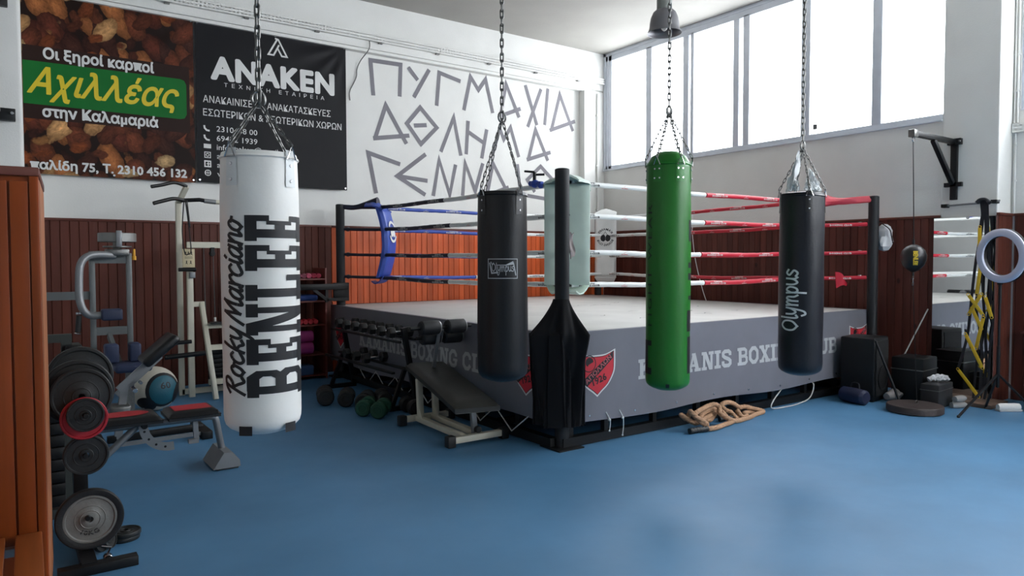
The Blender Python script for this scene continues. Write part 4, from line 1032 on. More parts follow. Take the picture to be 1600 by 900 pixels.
b.beam(bp(.0, -1, 0), bp(.0, 1, 0), .04, .03, bev=.003); b.beam(bp(.62, -1, 0), bp(.62, 1, 0), .04, .03); b.beam(bp(.9, -1, 0), bp(.9, 1, 0), .04, .03); b.build('pad_frame', M_cream, g)
def padfn(s, t):
    e = min(1, min(s, 1-s)*18, min(t, 1-t)*7); return bp(s*1.02-.015, (t-.5)*2.1, .03+.042*math.sqrt(max(0, e))+.006*math.sin(s*PI))
b = MB(g); b.sheet(padfn, 30, 16, .04, (0, 0, -1)); b.build('bench_pad', M_darkpad, g, recalc=True)
b = MB(g); p = bp(.84, 0, .07); b.beam(p-Vector((0, 0, .1)), (3.37, 5.90, .94), .032, .032, bev=.003); b.build('roller_post', M_greysteel, g)
b = MB(g); b.cbox(p-Vector((0, .01, .03)), (.12, .10, .05), bev=.005); b.build('post_bracket', M_cream, g)
for y, z, xa, xb, xs in ((5.88, .972, 3.05, 3.71, (3.155, 3.435)), (6.04, .86, 3.2, 3.71, (3.25, 3.49))):
    b = MB(g); b.cyl((xa, y, z), (xb, y, z), .017, 12); b.build('roller_axle', M_black, g)
    for x in xs:
        b = MB(g); T = Matrix.Translation((x, y, z)) @ Matrix.Rotation(PI/2, 4, 'Y')
        b.lathe([(.02, 0), (.057, .002), (.067, .015), (.068, .10), (.067, .185), (.06, .198), (.02, .2)], 24, T); o = b.build('foam_roller', M_foam, g)
        c = MB(g); c.lathe([(.068, .186), (.061, .2005), (.02, .2025), (.02, .199), (.056, .197), (.068, .186)], 24, T); c.build('roller_end_ring', M_greysteel, o)
b = MB(g); b.beam((3.40, 5.90, .95), (3.47, 6.04, .86), .03, .03); b.build('roller_bracket', M_greysteel, g)

# ------------------------------------------------------------------ dumbbells
def dumbbell(name, label, group, mh, mb, hr, hl, gl, loc, rz, hex_=False, ry=0):
    t = root(name, label, 'dumbbell', loc, rz, group)
    n = 6 if hex_ else 20; a0 = PI/6 if hex_ else 0
    for s in (-1, 1):
        b = MB(); T = Matrix.Translation((s*gl/2, 0, hr*(.866 if hex_ else 1))) @ Matrix.Rotation(s*PI/2, 4, 'Y') @ Matrix.Rotation(a0, 4, 'Z')
        b.lathe([(0, 0), (hr*.8, 0), (hr, .012), (hr, hl-.015), (hr*.82, hl), (hr*.5, hl), (hr*.46, hl-.006), (0, hl-.006)], n, T); b.build('head', mh, t)
    b = MB(); z = hr*(.866 if hex_ else 1); b.tube([(-gl/2, 0, z), (-gl*.2, 0, z), (0, 0, z), (gl*.2, 0, z), (gl/2, 0, z)], [.013, .015, .017, .015, .013], 10); b.build('grip', mb, t)
    return t
M_green = mat('dark green vinyl', (20, 74, 52), .5, var=.1)
fd = [((2.93, 7.70), 1.25, .095, 'leftmost dark round dumbbell on the floor left of the dumbbell rack'), ((3.10, 7.50), 1.1, .09, 'second dark round dumbbell from the left on the floor by the rack'),
      ((3.20, 7.22), .95, .09, 'dark round dumbbell on the floor just left of the two green ones'), ((3.41, 7.22), 1.3, .088, 'dark round dumbbell on the floor right behind the green ones'), ((3.46, 6.66), 1.5, .085, 'dark round dumbbell on the floor under the rack, nearest the sit-up bench')]
for (x, y), a, r, lb in fd: dumbbell('round_dumbbell', lb, 'round dumbbells on the floor', M_rubber, M_chrome, r, .085, .13, (x, y, 0), a)
for (x, y), a, lb in (((3.08, 6.93), .9, 'left one of the two dark green dumbbells on the floor'), ((3.16, 6.74), .9, 'right one of the two dark green dumbbells on the floor')):
    t = dumbbell('green_dumbbell', lb, 'green dumbbells on the floor', M_green, M_green, .085, .09, .12, (x, y, 0), a)
# two-tier rack
g = root('dumbbell_rack', 'black two-tier dumbbell rack along the left side of the ring', 'dumbbell rack', (3.5, 7.75, 0))
for y in (6.9, 8.6):
    b = MB(g); b.beam((3.25, y, .025), (3.68, y, .025), .05, .05); b.beam((3.66, y, .02), (3.5, y, .88), .05, .05, (0, 1, 0)); b.beam((3.35, y, .02), (3.52, y, .45), .04, .04, (0, 1, 0)); b.build('side_frame', M_black, g)
for z, x in ((.42, 3.42), (.74, 3.5)):
    for dx in (-.09, .09):
        b = MB(g); b.beam((x+dx, 6.8, z+.02*(dx > 0)), (x+dx, 8.7, z+.02*(dx > 0)), .04, .025, bev=.003); b.build('tray_rail', M_black, g)
b = MB(g); b.beam((3.64, 6.9, .12), (3.64, 8.6, .12), .04, .04); b.build('cross_brace', M_black, g)
proto = None
ord_ = ['nearest the sit-up bench', 'second from the sit-up bench', 'third from the sit-up bench', 'fourth from the sit-up bench', 'fifth from the sit-up bench', 'sixth from the sit-up bench', 'farthest from the sit-up bench']
for k in range(7):
    lb = 'black hex dumbbell with chrome grip on the upper rack tier, ' + ord_[k]; loc = (3.5, 6.98+k*.24, .775)
    if proto is None: proto = dumbbell('hex_dumbbell', lb, 'dumbbells on the upper rack tier', M_rubber, M_chrome, .062, .075, .14, loc, .04, True)
    else: o = copy_tree(proto); o.location = loc; o.rotation_euler.z = random.uniform(-.05, .05); o['label'] = lb
lw = ['nearest the sit-up bench', 'in the middle', 'farthest from the sit-up bench']
for k in range(3):
    o = copy_tree(proto); o.location = (3.42, 7.45+k*.27, .455); o['group'] = 'dumbbells on the lower rack tier'; o['label'] = 'black hex dumbbell with chrome grip on the lower rack tier, ' + lw[k]

# ------------------------------------------------------------------ low shelf with small dumbbells and rolled mats
g = root('storage_shelf', 'reddish wooden storage shelf against the wainscot left of the ring post', 'shelf', (3.15, 9.6, 0))
M_shelf = mat('red brown shelf wood', (112, 52, 44), .5, var=.15, vscale=8, stretch=(.2, 1, 1))
for x in (2.66, 3.6):
    b = MB(g); b.box(x-.012, x+.012, 9.38, 9.84, 0, 1.5, bev=.002); b.build('side_panel', M_shelf, g)
for z in (.06, .34, .74, 1.06, 1.36):
    b = MB(g); b.box(2.675, 3.585, 9.38, 9.84, z-.02, z, bev=.002); b.build('shelf_board', M_shelf, g)
def small_db(lb, grp, m, loc, rz): return dumbbell('vinyl_dumbbell', lb, grp, m, m, .036, .05, .09, loc, rz)
M_pink = mat('pink vinyl', (206, 92, 120), .5); M_mag = mat('dark pink vinyl', (166, 34, 66), .5); M_redv = mat('dark red vinyl', (170, 26, 40), .5); M_lil = mat('dull lilac vinyl', (140, 74, 90), .5)
for k, (m, x, n) in enumerate(((M_lil, 3.27, 'dull lilac dumbbell at the left of the top shelf'), (M_lil, 3.335, 'dull lilac dumbbell beside the pale pink one on the top shelf'), (M_pink, 3.405, 'pale pink dumbbell standing out on the top shelf'), (M_mag, 3.475, 'dark pink dumbbell right of the pale pink one on the top shelf'), (M_mag, 3.54, 'rightmost dark pink dumbbell on the top shelf'))):
    small_db(n, 'dumbbells on the top shelf', m, (x, 9.52, 1.36), PI/2-.25)
for k, (x, n) in enumerate(((3.27, 'left'), (3.34, 'second from left'), (3.41, 'third from left'), (3.48, 'rightmost'))):
    small_db('dark red dumbbell on the middle shelf above the pink mats, ' + n, 'dumbbells on the middle shelf', M_redv, (x, 9.5, .74), PI/2-.2)
def roll(lb, m, z, r, cy):
    t = root('rolled_mat', lb, 'exercise mat', (3.1, cy, z-r), 0, 'rolled mats on the shelf')
    b = MB(t); b.cyl((2.72, cy, z), (3.425, cy, z), r, 28); o = b.build('mat_roll', m, t)
    sp = [(cy+(r*.95-.006*i*.4)*math.cos(i*.5), z+(r*.95-.006*i*.4)*math.sin(i*.5)) for i in range(36)]
    b = MB(t); b.tube([(3.4265, p[0], p[1]) for p in sp if math.hypot(p[0]-cy, p[1]-z) > .008], .002, 5); b.build('roll_spiral', M_mag, o)
M_fuchsia = mat('fuchsia foam mat', (176, 62, 132), .7, bump=.1, bscale=150)
roll('lower fuchsia rolled mat on the shelf', M_fuchsia, .42, .08, 9.46); roll('upper fuchsia rolled mat lying on the other', M_fuchsia, .578, .078, 9.46)
t = root('foam_block', 'small blue foam block on the bottom shelf below the pink mats', 'foam block', (3.3, 9.5, .06)); b = MB(t); b.box(3.1, 3.43, 9.4, 9.62, .06, .19, bev=.02); b.build('block', mat('blue foam', (66, 96, 140), .8), t)
t = root('blue_cushion', 'flat blue pad on the shelf under the pink dumbbells', 'pad', (3.3, 9.5, 1.06)); b = MB(t); b.box(3.05, 3.5, 9.4, 9.7, 1.06, 1.14, bev=.03); b.build('cushion', mat('blue cloth pad', (44, 72, 140), .7), t)

# black bracket arm fixed to the far left ring post
g = root('outrigger_bracket', 'black steel arm with diagonal brace fixed to the left ring post', 'bracket', (3.5, 9.3, 1.05))
b = MB(g); b.beam((3.05, 9.26, 1.25), (3.86, 9.26, 1.25), .05, .08, bev=.004); b.build('arm', M_black, g)
b = MB(g); b.box(3.68, 3.90, 9.30, 9.34, 1.05, 1.30, bev=.004); b.build('mount_plate', M_black, g)
b = MB(g); b.beam((3.38, 9.26, 1.22), (3.58, 9.26, 1.06), .04, .04, (0, 1, 0)); b.build('brace', M_black, g)
b = MB(g); b.beam((3.56, 9.26, 1.22), (3.56, 9.26, 1.04), .035, .035, (0, 1, 0)); b.build('drop_leg', M_black, g)
b = MB(g); b.beam((3.56, 9.26, 1.08), (3.86, 9.26, 1.08), .04, .04); b.build('lower_rail', M_black, g)

# ------------------------------------------------------------------ battle rope
def strand(pts, r, m, name, parent, b0=0):
    P = catmull(pts, 16); 
    b = MB(parent)
    L = [0]
    for i in range(1, len(P)): L.append(L[-1]+(P[i]-P[i-1]).length)
    b.tube(P, r, 15, rfun=lambda i, th: r*(.84+.22*abs(math.cos(1.5*(th)+L[i]*85)))); return b.build(name, m, parent)
M_rope = mat('tan manila rope', (176, 138, 108), .9, var=.2, vscale=50, bump=.3, bscale=120)
g = root('battle_rope', 'thick tan battle rope heaped on the floor at the front of the ring', 'rope', (5.8, 4.4, 0))
pts = [(5.43,4.32,.026),(5.59,4.35,.026),(5.75,4.37,.035),(5.67,4.38,0.080),(5.62,4.42,0.125),(5.65,4.45,0.170),(5.60,4.47,0.202),(5.50,4.48,0.190),(5.34,4.45,0.169),(5.27,4.43,0.143),(5.30,4.38,0.084),(5.36,4.36,0.056),(5.31,4.37,0.098),(5.24,4.40,0.145),(5.21,4.43,0.188),(5.24,4.47,0.152),(5.22,4.49,0.107),(5.16,4.50,0.151),(5.21,4.46,0.106),(5.30,4.44,0.066),(5.45,4.47,0.080),(5.62,4.50,0.105),(5.69,4.52,0.134),(5.57,4.52,0.135),(5.44,4.50,0.102),(5.53,4.47,0.057),(5.68,4.50,0.124),(5.68,4.44,0.122),(5.74,4.40,0.047),(5.86,4.39,0.024),(5.97,4.40,0.024),(6.10,4.42,0.024),(6.22,4.46,0.024),(6.34,4.48,0.024),(6.43,4.51,0.026),(6.29,4.53,0.066),(6.17,4.54,0.100),(6.09,4.55,0.102),(5.99,4.55,0.152),(5.89,4.55,0.175),(5.81,4.55,0.155),(5.85,4.53,0.105),(5.89,4.50,0.084),(5.93,4.46,0.026),(5.97,4.46,0.050),(5.97,4.48,0.089),(5.97,4.44,0.050),(6.03,4.45,0.024),(6.13,4.49,0.024),(6.14,4.53,0.036),(6.24,4.54,0.036),(6.42,4.55,0.024)]
strand([(5.33,4.335,.026)]+pts, .023, M_rope, 'rope_strand', g)
strand([(5.12,4.365,.028),(5.22,4.355,.028),(5.335,4.335,.027)], .0265, M_rubber, 'end_sleeve', g)
strand([(5.74, 4.52, .03), (5.82, 4.50, .035), (5.92, 4.48, .03)], .026, M_rubber, 'end_sleeve', g)

# thin white cable under the front apron, right of the rope
g = MB(); g.tube(catmull([(7.0, 4.64, .22), (6.72, 4.58, .1), (6.66, 4.56, .02), (6.9, 4.54, .012), (7.15, 4.56, .012), (7.4, 4.58, .05), (7.5, 4.6, .18), (7.45, 4.64, .24)], 6), .007, 6)
tag(g.build('white_cable', mat('white cable', (190, 190, 186), .5)), 'thin whitish cable looping out under the front apron', 'cable')

# ------------------------------------------------------------------ medicine ball
g = root('medicine_ball', 'large white, black and teal medicine ball on the floor by the wainscot', 'ball', (1.32, 8.45, 0))
def ball_mat():
    m = mat('white ball leather', (196, 190, 176), .55, var=.08, bump=.15, bscale=70); return m
b = MB(g); R0 = .235; b.ball((1.32, 8.45, R0), R0, 36); bo = b.build('ball_skin', ball_mat(), g, smooth=80)
M_teal = mat('teal ball panel', (24, 86, 102), .55, bump=.15, bscale=70)
def panel(cdir, ang, e, name, m, band=None):
    c = Vector(cdir).normalized(); x = c.orthogonal().normalized(); y = c.cross(x); bb = MB(g); n = 28
    prev = None; rs = [0]+[ang*i/8 for i in range(1, 9)] if band is None else [band+(ang-band)*i/4 for i in range(5)]
    for a in rs:
        ring = [bb.v(Vector((1.32, 8.45, R0))+(c*math.cos(a)+(x*math.cos(2*PI*k/n)+y*math.sin(2*PI*k/n))*math.sin(a))*(R0+e)) for k in range(n)] if a > 0 else [bb.v(Vector((1.32, 8.45, R0))+c*(R0+e))]
        if prev:
            for k in range(n):
                if len(prev) == 1: bb.f((prev[0], ring[k], ring[(k+1) % n]))
                else: bb.f((prev[k], ring[k], ring[(k+1) % n], prev[(k+1) % n]))
        prev = ring
    return bb.build(name, m, bo, smooth=80, recalc=True)
pc = Vector((.35, -1, .02)); panel(pc, .74, .002, 'teal_panel', M_teal); panel(pc, .86, .0025, 'black_border', M_black_ink, band=.70)
panel((1.0, -.35, -.25), .5, .003, 'black_panel', M_black_ink); panel((-.55, -.8, -.75), .42, .003, 'black_panel', M_black_ink)
b = MB(g); c = pc.normalized(); xx = Vector((-c.y, c.x, 0)).normalized(); yy = Vector((0, 0, 1))
def onb(u, v):
    p = c+xx*(u/R0)+yy*(v/R0); return Vector((1.32, 8.45, R0))+p.normalized()*(R0+.0035)
b.polys(fit(font_polys('60', .01, 2), -.055, .055, .02, .07), onb, .02); b.build('number_print', M_black_ink, bo)

# ------------------------------------------------------------------ flat bench with red-black pads
M_redink = mat('red pad panel', (178, 34, 44), .55)
def bench_pad(parent, x0, x1, y0, y1, z0, th, name, red):
    def fn(u, v):
        e = min(1, min(u, 1-u)*9, min(v, 1-v)*7); return (x0+(x1-x0)*u, y0+(y1-y0)*v, z0+th*(.35+.65*math.sqrt(max(0, e))))
    b = MB(parent); b.sheet(fn, 20, 16)
    b.sheet(lambda u, v: (fn(1-u, v)[0], fn(u, v)[1], z0), 20, 16)
    for edge in (lambda q, t: fn(q, 0)[:2]+(z0+(fn(q, 0)[2]-z0)*t,), lambda q, t: fn(1-q, 1)[:2]+(z0+(fn(1-q, 1)[2]-z0)*t,), lambda q, t: fn(1, q)[:2]+(z0+(fn(1, q)[2]-z0)*t,), lambda q, t: fn(0, 1-q)[:2]+(z0+(fn(0, 1-q)[2]-z0)*t,)):
        b.sheet(edge, 20, 2)
    o = b.build(name, M_vinyl, parent, recalc=True)
    b = MB(parent); cx, cy = (x0+x1)/2, (y0+y1)/2; zz = z0+th+.0025
    b.polys([circ(0, 0, 1, 24)] if red == 'round' else [rect(-1, -1, 1, 1)], lambda u, v: (cx+u*(x1-x0)*.36, cy+v*(y1-y0)*.3, zz)); b.build('red_panel', M_redink, o)
    b = MB(parent); b.tube([fn(u, v)[:2]+(z0+th*.33,) for u, v in [(i/10, 0) for i in range(10)]+[(1, i/10) for i in range(10)]+[(1-i/10, 1) for i in range(10)]+[(0, 1-i/10) for i in range(10)]], .004, 6, closed=True); b.build('piping', M_black, o)
    return o
g = root('weight_bench', 'silver framed flat weight bench with two red and black pads beside the white bag', 'weight bench', (1.0, 6.0, 0))
bench_pad(g, 1.04, 1.40, 5.82, 6.17, .425, .062, 'front_pad', 'flat'); bench_pad(g, .51, 1.0, 5.82, 6.17, .425, .062, 'seat_pad', 'round')
b = MB(g); b.tube([(.35, 6, .395), (1.40, 6, .395)], .026, 12); b.tube(catmull([(1.36, 6, .395), (1.395, 6, .38), (1.41, 6.0, .32), (1.45, 6.03, .12)], 5), .026, 12); b.tube([(.85, 6, .385), (.62, 5.98, .18), (.35, 5.98, .05)], .026, 12)
b.box(.30, .36, 5.75, 6.25, 0, .06, bev=.005); b.build('frame', M_greysteel, g)
b = MB(g); b.prism([(-.11, 0), (.09, 0), (.085, .05), (.03, .12), (-.03, .12)], Matrix.Translation((1.455, 6.21, .012)) @ Matrix.Rotation(PI/2, 4, 'X'), .36); b.build('front_foot', M_greysteel, g)
b = MB(g); b.box(1.37, 1.53, 5.85, 6.21, 0, .014, bev=.004); b.build('rubber_sole', M_rubber, g)
b = MB(g); arc = circ(1.06, .40, .175, 14, PI*1.0, PI*1.55); P2 = stroke(arc, .062)
for q in P2: b.prism([(x, z) for x, z in q], Matrix.Translation((0, 5.93, 0)) @ Matrix.Rotation(PI/2, 4, 'X'), .008)
b.build('hole_plate', M_greysteel, g)
b = MB(g)
for a in (1.08, 1.2, 1.32, 1.44): b.cyl((1.06+.175*math.cos(PI*a), 5.92, .40+.175*math.sin(PI*a)), (1.06+.175*math.cos(PI*a), 5.9205, .40+.175*math.sin(PI*a)), .009, 10)
b.build('adjuster_hole', M_black, g)
b = MB(g); b.cyl((.89, 5.925, .40), (.89, 5.9, .40), .022, 14); b.build('pivot_bolt', M_black, g)
b = MB(g); b.beam((1.25, 6, .39), (1.26, 6, .23), .035, .035, (0, 1, 0)); b.cbox((1.23, 5.97, .23), (.07, .05, .03)); b.build('pin_stub', M_greysteel, g)

g.location.x -= .06; g.location.y -= .15

# second bench: dark base, inclined pad
g = root('incline_bench', 'incline bench with a tilted dark pad on a silver arm, behind the flat bench', 'weight bench', (1.2, 7.0, 0))
b = MB(g); b.beam((.72, 7.0, .06), (1.5, 7.06, .06), .06, .06, bev=.004); b.box(1.44, 1.53, 6.78, 7.3, .0, .07, bev=.006); b.box(.62, .70, 6.75, 7.25, 0, .07, bev=.006); b.build('base_frame', M_black, g)
b = MB(g); b.beam((.80, 6.80, .05), (1.48, 6.84, .05), .03, .03); b.build('base_rail', M_greysteel, g)
b = MB(g); b.beam((.80, 7.0, .06), (.86, 7.0, .52), .06, .05, (0, 1, 0)); b.beam((.80, 7.0, .44), (1.15, 7.0, .76), .055, .04, (0, 1, 0), bev=.004); b.beam((.80, 6.93, .50), (1.02, 6.93, .70), .05, .02, (0, 1, 0)); b.build('incline_arm', M_greysteel, g)
b = MB(g); b.beam((1.0, 7.0, .70), (1.27, 7.0, .93), .34, .085, (-.65, 0, .76), bev=.03); b.build('tilted_pad', M_vinyl, g)
b = MB(g); b.cyl((.93, 6.9, .48), (.93, 7.1, .48), .02, 12); b.cyl((.97, 6.86, .55), (.97, 6.94, .55), .014, 10); b.build('adjuster_pin', M_chrome, g)
b = MB(g); b.cyl((1.18, 6.98, .74), (1.52, 6.98, .755), .022, 12); b.cyl((1.18, 7.15, .84), (1.44, 7.15, .85), .018, 12); b.build('handle_bar', M_black, g)
b = MB(g); b.box(.74, .9, 6.9, 7.1, .25, .36, bev=.02); b.build('pivot_housing', M_steel, g)

# ------------------------------------------------------------------ chest machine (grey frame)
g = root('chest_machine', 'grey steel chest fly machine with blue pads against the wainscot', 'exercise machine', (.9, 8.3, 0))
b = MB(g)
b.beam((.745, 8.2, 0), (.745, 8.2, 1.70), .05, .05, (0, 1, 0), bev=.004); b.beam((1.07, 8.2, 0), (1.07, 8.2, 1.68), .05, .05, (0, 1, 0), bev=.004)
b.beam((.745, 8.2, 1.62), (1.07, 8.2, 1.62), .04, .085); b.beam((.745, 8.2, .90), (1.07, 8.2, .90), .04, .08); b.beam((.25, 8.22, 1.26), (.745, 8.22, 1.26), .035, .08)
b.beam((.25, 8.22, 0), (.25, 8.22, 1.3), .05, .05, (0, 1, 0)); b.beam((.2, 8.3, .03), (1.2, 8.3, .03), .06, .06); b.beam((.9, 7.6, .03), (.9, 8.3, .03), .06, .06)
b.beam((.88, 8.18, .86), (.95, 7.95, .56), .09, .035, (1, 0, 0)); b.build('machine_frame', mat('grey machine paint', (106, 110, 110), .45, .3), g)
b = MB(g); T = Matrix.Translation((.965, 8.15, 1.79)); b.lathe([(.165, 0), (.172, .004), (.172, .085), (.165, .09), (.15, .088), (.15, .002), (.165, 0)], 36, T); o = b.build('cam_disc', mat('brushed disc steel', (130, 130, 128), .4, .5), g)
b = MB(g); b.box(.935, .985, 7.955, 7.985, 1.74, 1.90, bev=.006); b.build('disc_clamp', M_greysteel, o)
b = MB(g); b.cyl((.965, 8.15, 1.70), (.965, 8.15, 1.80), .04, 16); b.box(.86, 1.06, 8.05, 8.25, 1.655, 1.72, bev=.008); b.cyl((.965, 8.15, 1.735), (.965, 8.15, 1.752), .13, 24); b.build('hub_block', M_steel, g)
b = MB(g); b.cyl((1.10, 8.05, 1.72), (1.10, 8.05, 1.64), .012, 10); b.cyl((1.10, 8.05, 1.65), (1.10, 8.05, 1.61), .02, 10); b.build('selector_pin', mat('yellow plastic', (224, 160, 40), .5), g)
b = MB(g); b.tube(catmull([(.93, 8.1, 1.655), (.78, 8.0, 1.665), (.68, 7.95, 1.64), (.625, 7.92, 1.56), (.61, 7.9, 1.40), (.61, 7.88, 1.24), (.635, 7.86, 1.14), (.69, 7.86, 1.085), (.80, 7.86, 1.085)], 6), .034, 14); b.build('swing_arm', M_greysteel, g)
b = MB(g); b.box(.78, .96, 7.80, 7.94, 1.03, 1.14, bev=.02); b.build('arm_pad', mat('navy pad vinyl', (44, 52, 78), .5), g)
b = MB(g); b.cyl((.60, 7.85, 1.09), (.585, 7.85, .93), .024, 14); b.build('hand_grip', M_rubber, g)
b = MB(g); b.cyl((.60, 7.85, 1.10), (.60, 7.85, 1.12), .028, 12); b.cyl((.585, 7.85, .925), (.583, 7.85, .915), .028, 12); b.build('grip_collar', M_chrome, g)
M_bluepad = mat('slate blue pad', (48, 58, 88), .55, var=.1)
for x0, x1 in ((.80, .92), (1.01, 1.11)):
    b = MB(g); b.box(x0, x1, 7.78, 7.95, .62, .80, bev=.02); b.build('side_pad', M_bluepad, g)
b = MB(g); b.box(.86, 1.18, 7.6, 7.98, .54, .62, bev=.03); b.build('seat_pad', M_bluepad, g)
b = MB(g); b.beam((1.0, 7.8, .0), (1.0, 7.8, .55), .06, .06, (0, 1, 0)); b.build('seat_post', M_steel, g)

# ------------------------------------------------------------------ cream cable tower
g = root('cable_tower', 'tall cream cable tower with pull-up handles behind the white bag', 'exercise machine', (2.0, 9.1, 0))
b = MB(g)
b.beam((1.735, 9.2, 0), (1.735, 9.2, 2.30), .06, .06, (0, 1, 0), bev=.004); b.beam((1.81, 9.02, 0), (1.81, 9.02, 1.5), .065, .06, (0, 1, 0), bev=.004)
b.beam((1.735, 9.2, .04), (2.75, 9.2, .04), .06, .06); b.beam((1.80, 9.1, 1.79), (2.75, 9.1, 1.79), .05, .07); b.beam((2.72, 9.2, 0), (2.72, 9.2, 1.8), .06, .06, (0, 1, 0))
b.beam((1.94, 9.05, 1.10), (2.0, 8.68, .0), .075, .05, (1, 0, 0), bev=.004); b.beam((1.81, 9.05, 1.09), (1.97, 9.05, 1.09), .05, .06)
for z, y in ((.83, 9.0), (.58, 8.92), (.19, 8.80)): b.beam((1.95, y, z), (2.75, y, z), .05, .06)
b.beam((2.72, 9.05, 1.10), (2.74, 8.68, 0), .07, .05, (1, 0, 0))
b.beam((1.735, 9.2, 2.28), (1.80, 9.05, 2.47), .055, .05, (1, 0, 0)); b.build('tower_frame', M_cream, g)
b = MB(g); b.tube(catmull([(1.80, 9.05, 2.47), (1.66, 8.98, 2.50), (1.52, 8.92, 2.46), (1.40, 8.88, 2.43)], 5), .02, 10); b.build('pull_up_handle', M_black, g)
b = MB(g); b.tube(catmull([(1.78, 9.12, 2.31), (1.66, 9.05, 2.32), (1.52, 8.98, 2.28), (1.43, 8.95, 2.25)], 5), .022, 10); b.build('pull_up_handle', M_black, g)
b = MB(g); b.tube([(1.75, 9.14, 2.31), (1.95, 9.1, 2.325), (2.02, 9.1, 2.315)], .024, 10); b.build('pull_up_handle', M_black, g)
b = MB(g); b.tube([(2.0, 9.1, 2.315), (2.13, 9.1, 2.305)], .028, 10); b.build('grip_tape', M_greysteel, g)
b = MB(g); b.tube([(2.12, 9.1, 2.305), (2.5, 9.1, 2.30)], .026, 10); b.build('handle_stub', M_cream, g)
b = MB(g); b.box(1.73, 1.865, 9.0, 9.015, 1.525, 1.74, bev=.003); o = b.build('instruction_plate', mat('cream card', (210, 196, 160), .6), g)
b = MB(g)
for i, (x, z) in enumerate(((1.765, 1.69), (1.797, 1.69), (1.83, 1.69), (1.775, 1.585), (1.82, 1.585))):
    b.polys([circ(x, z+.012, .007, 8), rect(x-.005, z-.016, x+.005, z+.006)] + stroke([(x-.012, z-.02), (x, z-.004), (x+.012, z-.024)], .004), lambda u, v: (u, 8.9985, v))
for z in (1.65, 1.64, 1.63): b.polys([rect(1.755, z, 1.84, z+.003)], lambda u, v: (u, 8.9985, v))
b.build('plate_pictogram', M_black_ink, o)
b = MB(g); b.cyl((1.68, 8.97, 1.50), (1.87, 8.97, 1.50), .022, 12); b.build('lever_grip', M_black, g)
b = MB(g); b.box(1.80, 1.86, 8.96, 9.0, 1.40, 1.47, bev=.004); b.build('lever_clamp', M_greysteel, g)
for x, z0 in ((1.985, .95), (2.09, .93), (2.24, .2)):
    b = MB(g); b.tube([(x, 9.1, 1.76), (x+.01, 9.1, z0)], .006, 6); b.build('cable', M_steel, g)
b = MB(g); b.cyl((2.08, 9.08, 1.69), (2.08, 9.12, 1.69), .035, 18); b.box(2.06, 2.10, 9.06, 9.14, 1.68, 1.76); b.build('pulley', M_black, g)
b = MB(g); b.cyl((2.1, 9.1, .92), (2.1, 9.1, .87), .014, 10); b.build('cable_stop', M_white_ink, g)
b = MB(g)
for i in range(9): b.box(2.02, 2.5, 9.04, 9.16, .10+i*.055, .148+i*.055, bev=.004)
b.build('weight_stack', M_black, g)
b = MB(g); b.tube(catmull([(1.76, 9.0, 2.30), (1.73, 8.98, 1.95), (1.75, 8.97, 1.70), (1.79, 8.965, 1.68), (1.82, 8.97, 1.74), (1.79, 8.97, 2.1), (1.77, 8.99, 2.32), (1.80, 8.97, 2.1), (1.815, 8.975, 2.0), (1.79, 8.99, 2.3)], 6), .006, 6); b.build('hanging_cord', M_black, g)
b = MB(g); b.box(2.0, 2.6, 8.85, 8.98, .86, .88); b.build('shelf_pad', M_black, g)

# ------------------------------------------------------------------ plate tree and plates
g = root('plate_tree', 'black weight plate tree stand beside the plank locker', 'plate rack', (.30, 4.62, 0))
b = MB(g); b.box(.20, .56, 4.17, 4.24, .0, .05, bev=.004); b.box(.24, .56, 4.95, 5.02, 0, .05, bev=.004); b.beam((.34, 4.2, .03), (.34, 5.0, .03), .07, .05); b.build('foot_frame', M_black, g)
b = MB(g); b.beam((.34, 4.64, .03), (.34, 4.64, 1.0), .07, .07, (0, 1, 0), bev=.004); b.build('post', M_black, g)
for z, e in ((.235, -.28), (.56, -.24), (.79, -.32), (.86, -.2), (.9, .28)):
    b = MB(g); b.cyl((.35, 4.64, z), (.35, 4.64+e, z), .013, 12); b.build('peg', M_black, g)
M_plategrey = mat('grey cast iron', (118, 118, 114), .5, .2, var=.1, bump=.08, bscale=60)
M_platedark = mat('dark rubber plate', (30, 32, 32), .5, var=.12, bump=.06, bscale=60)
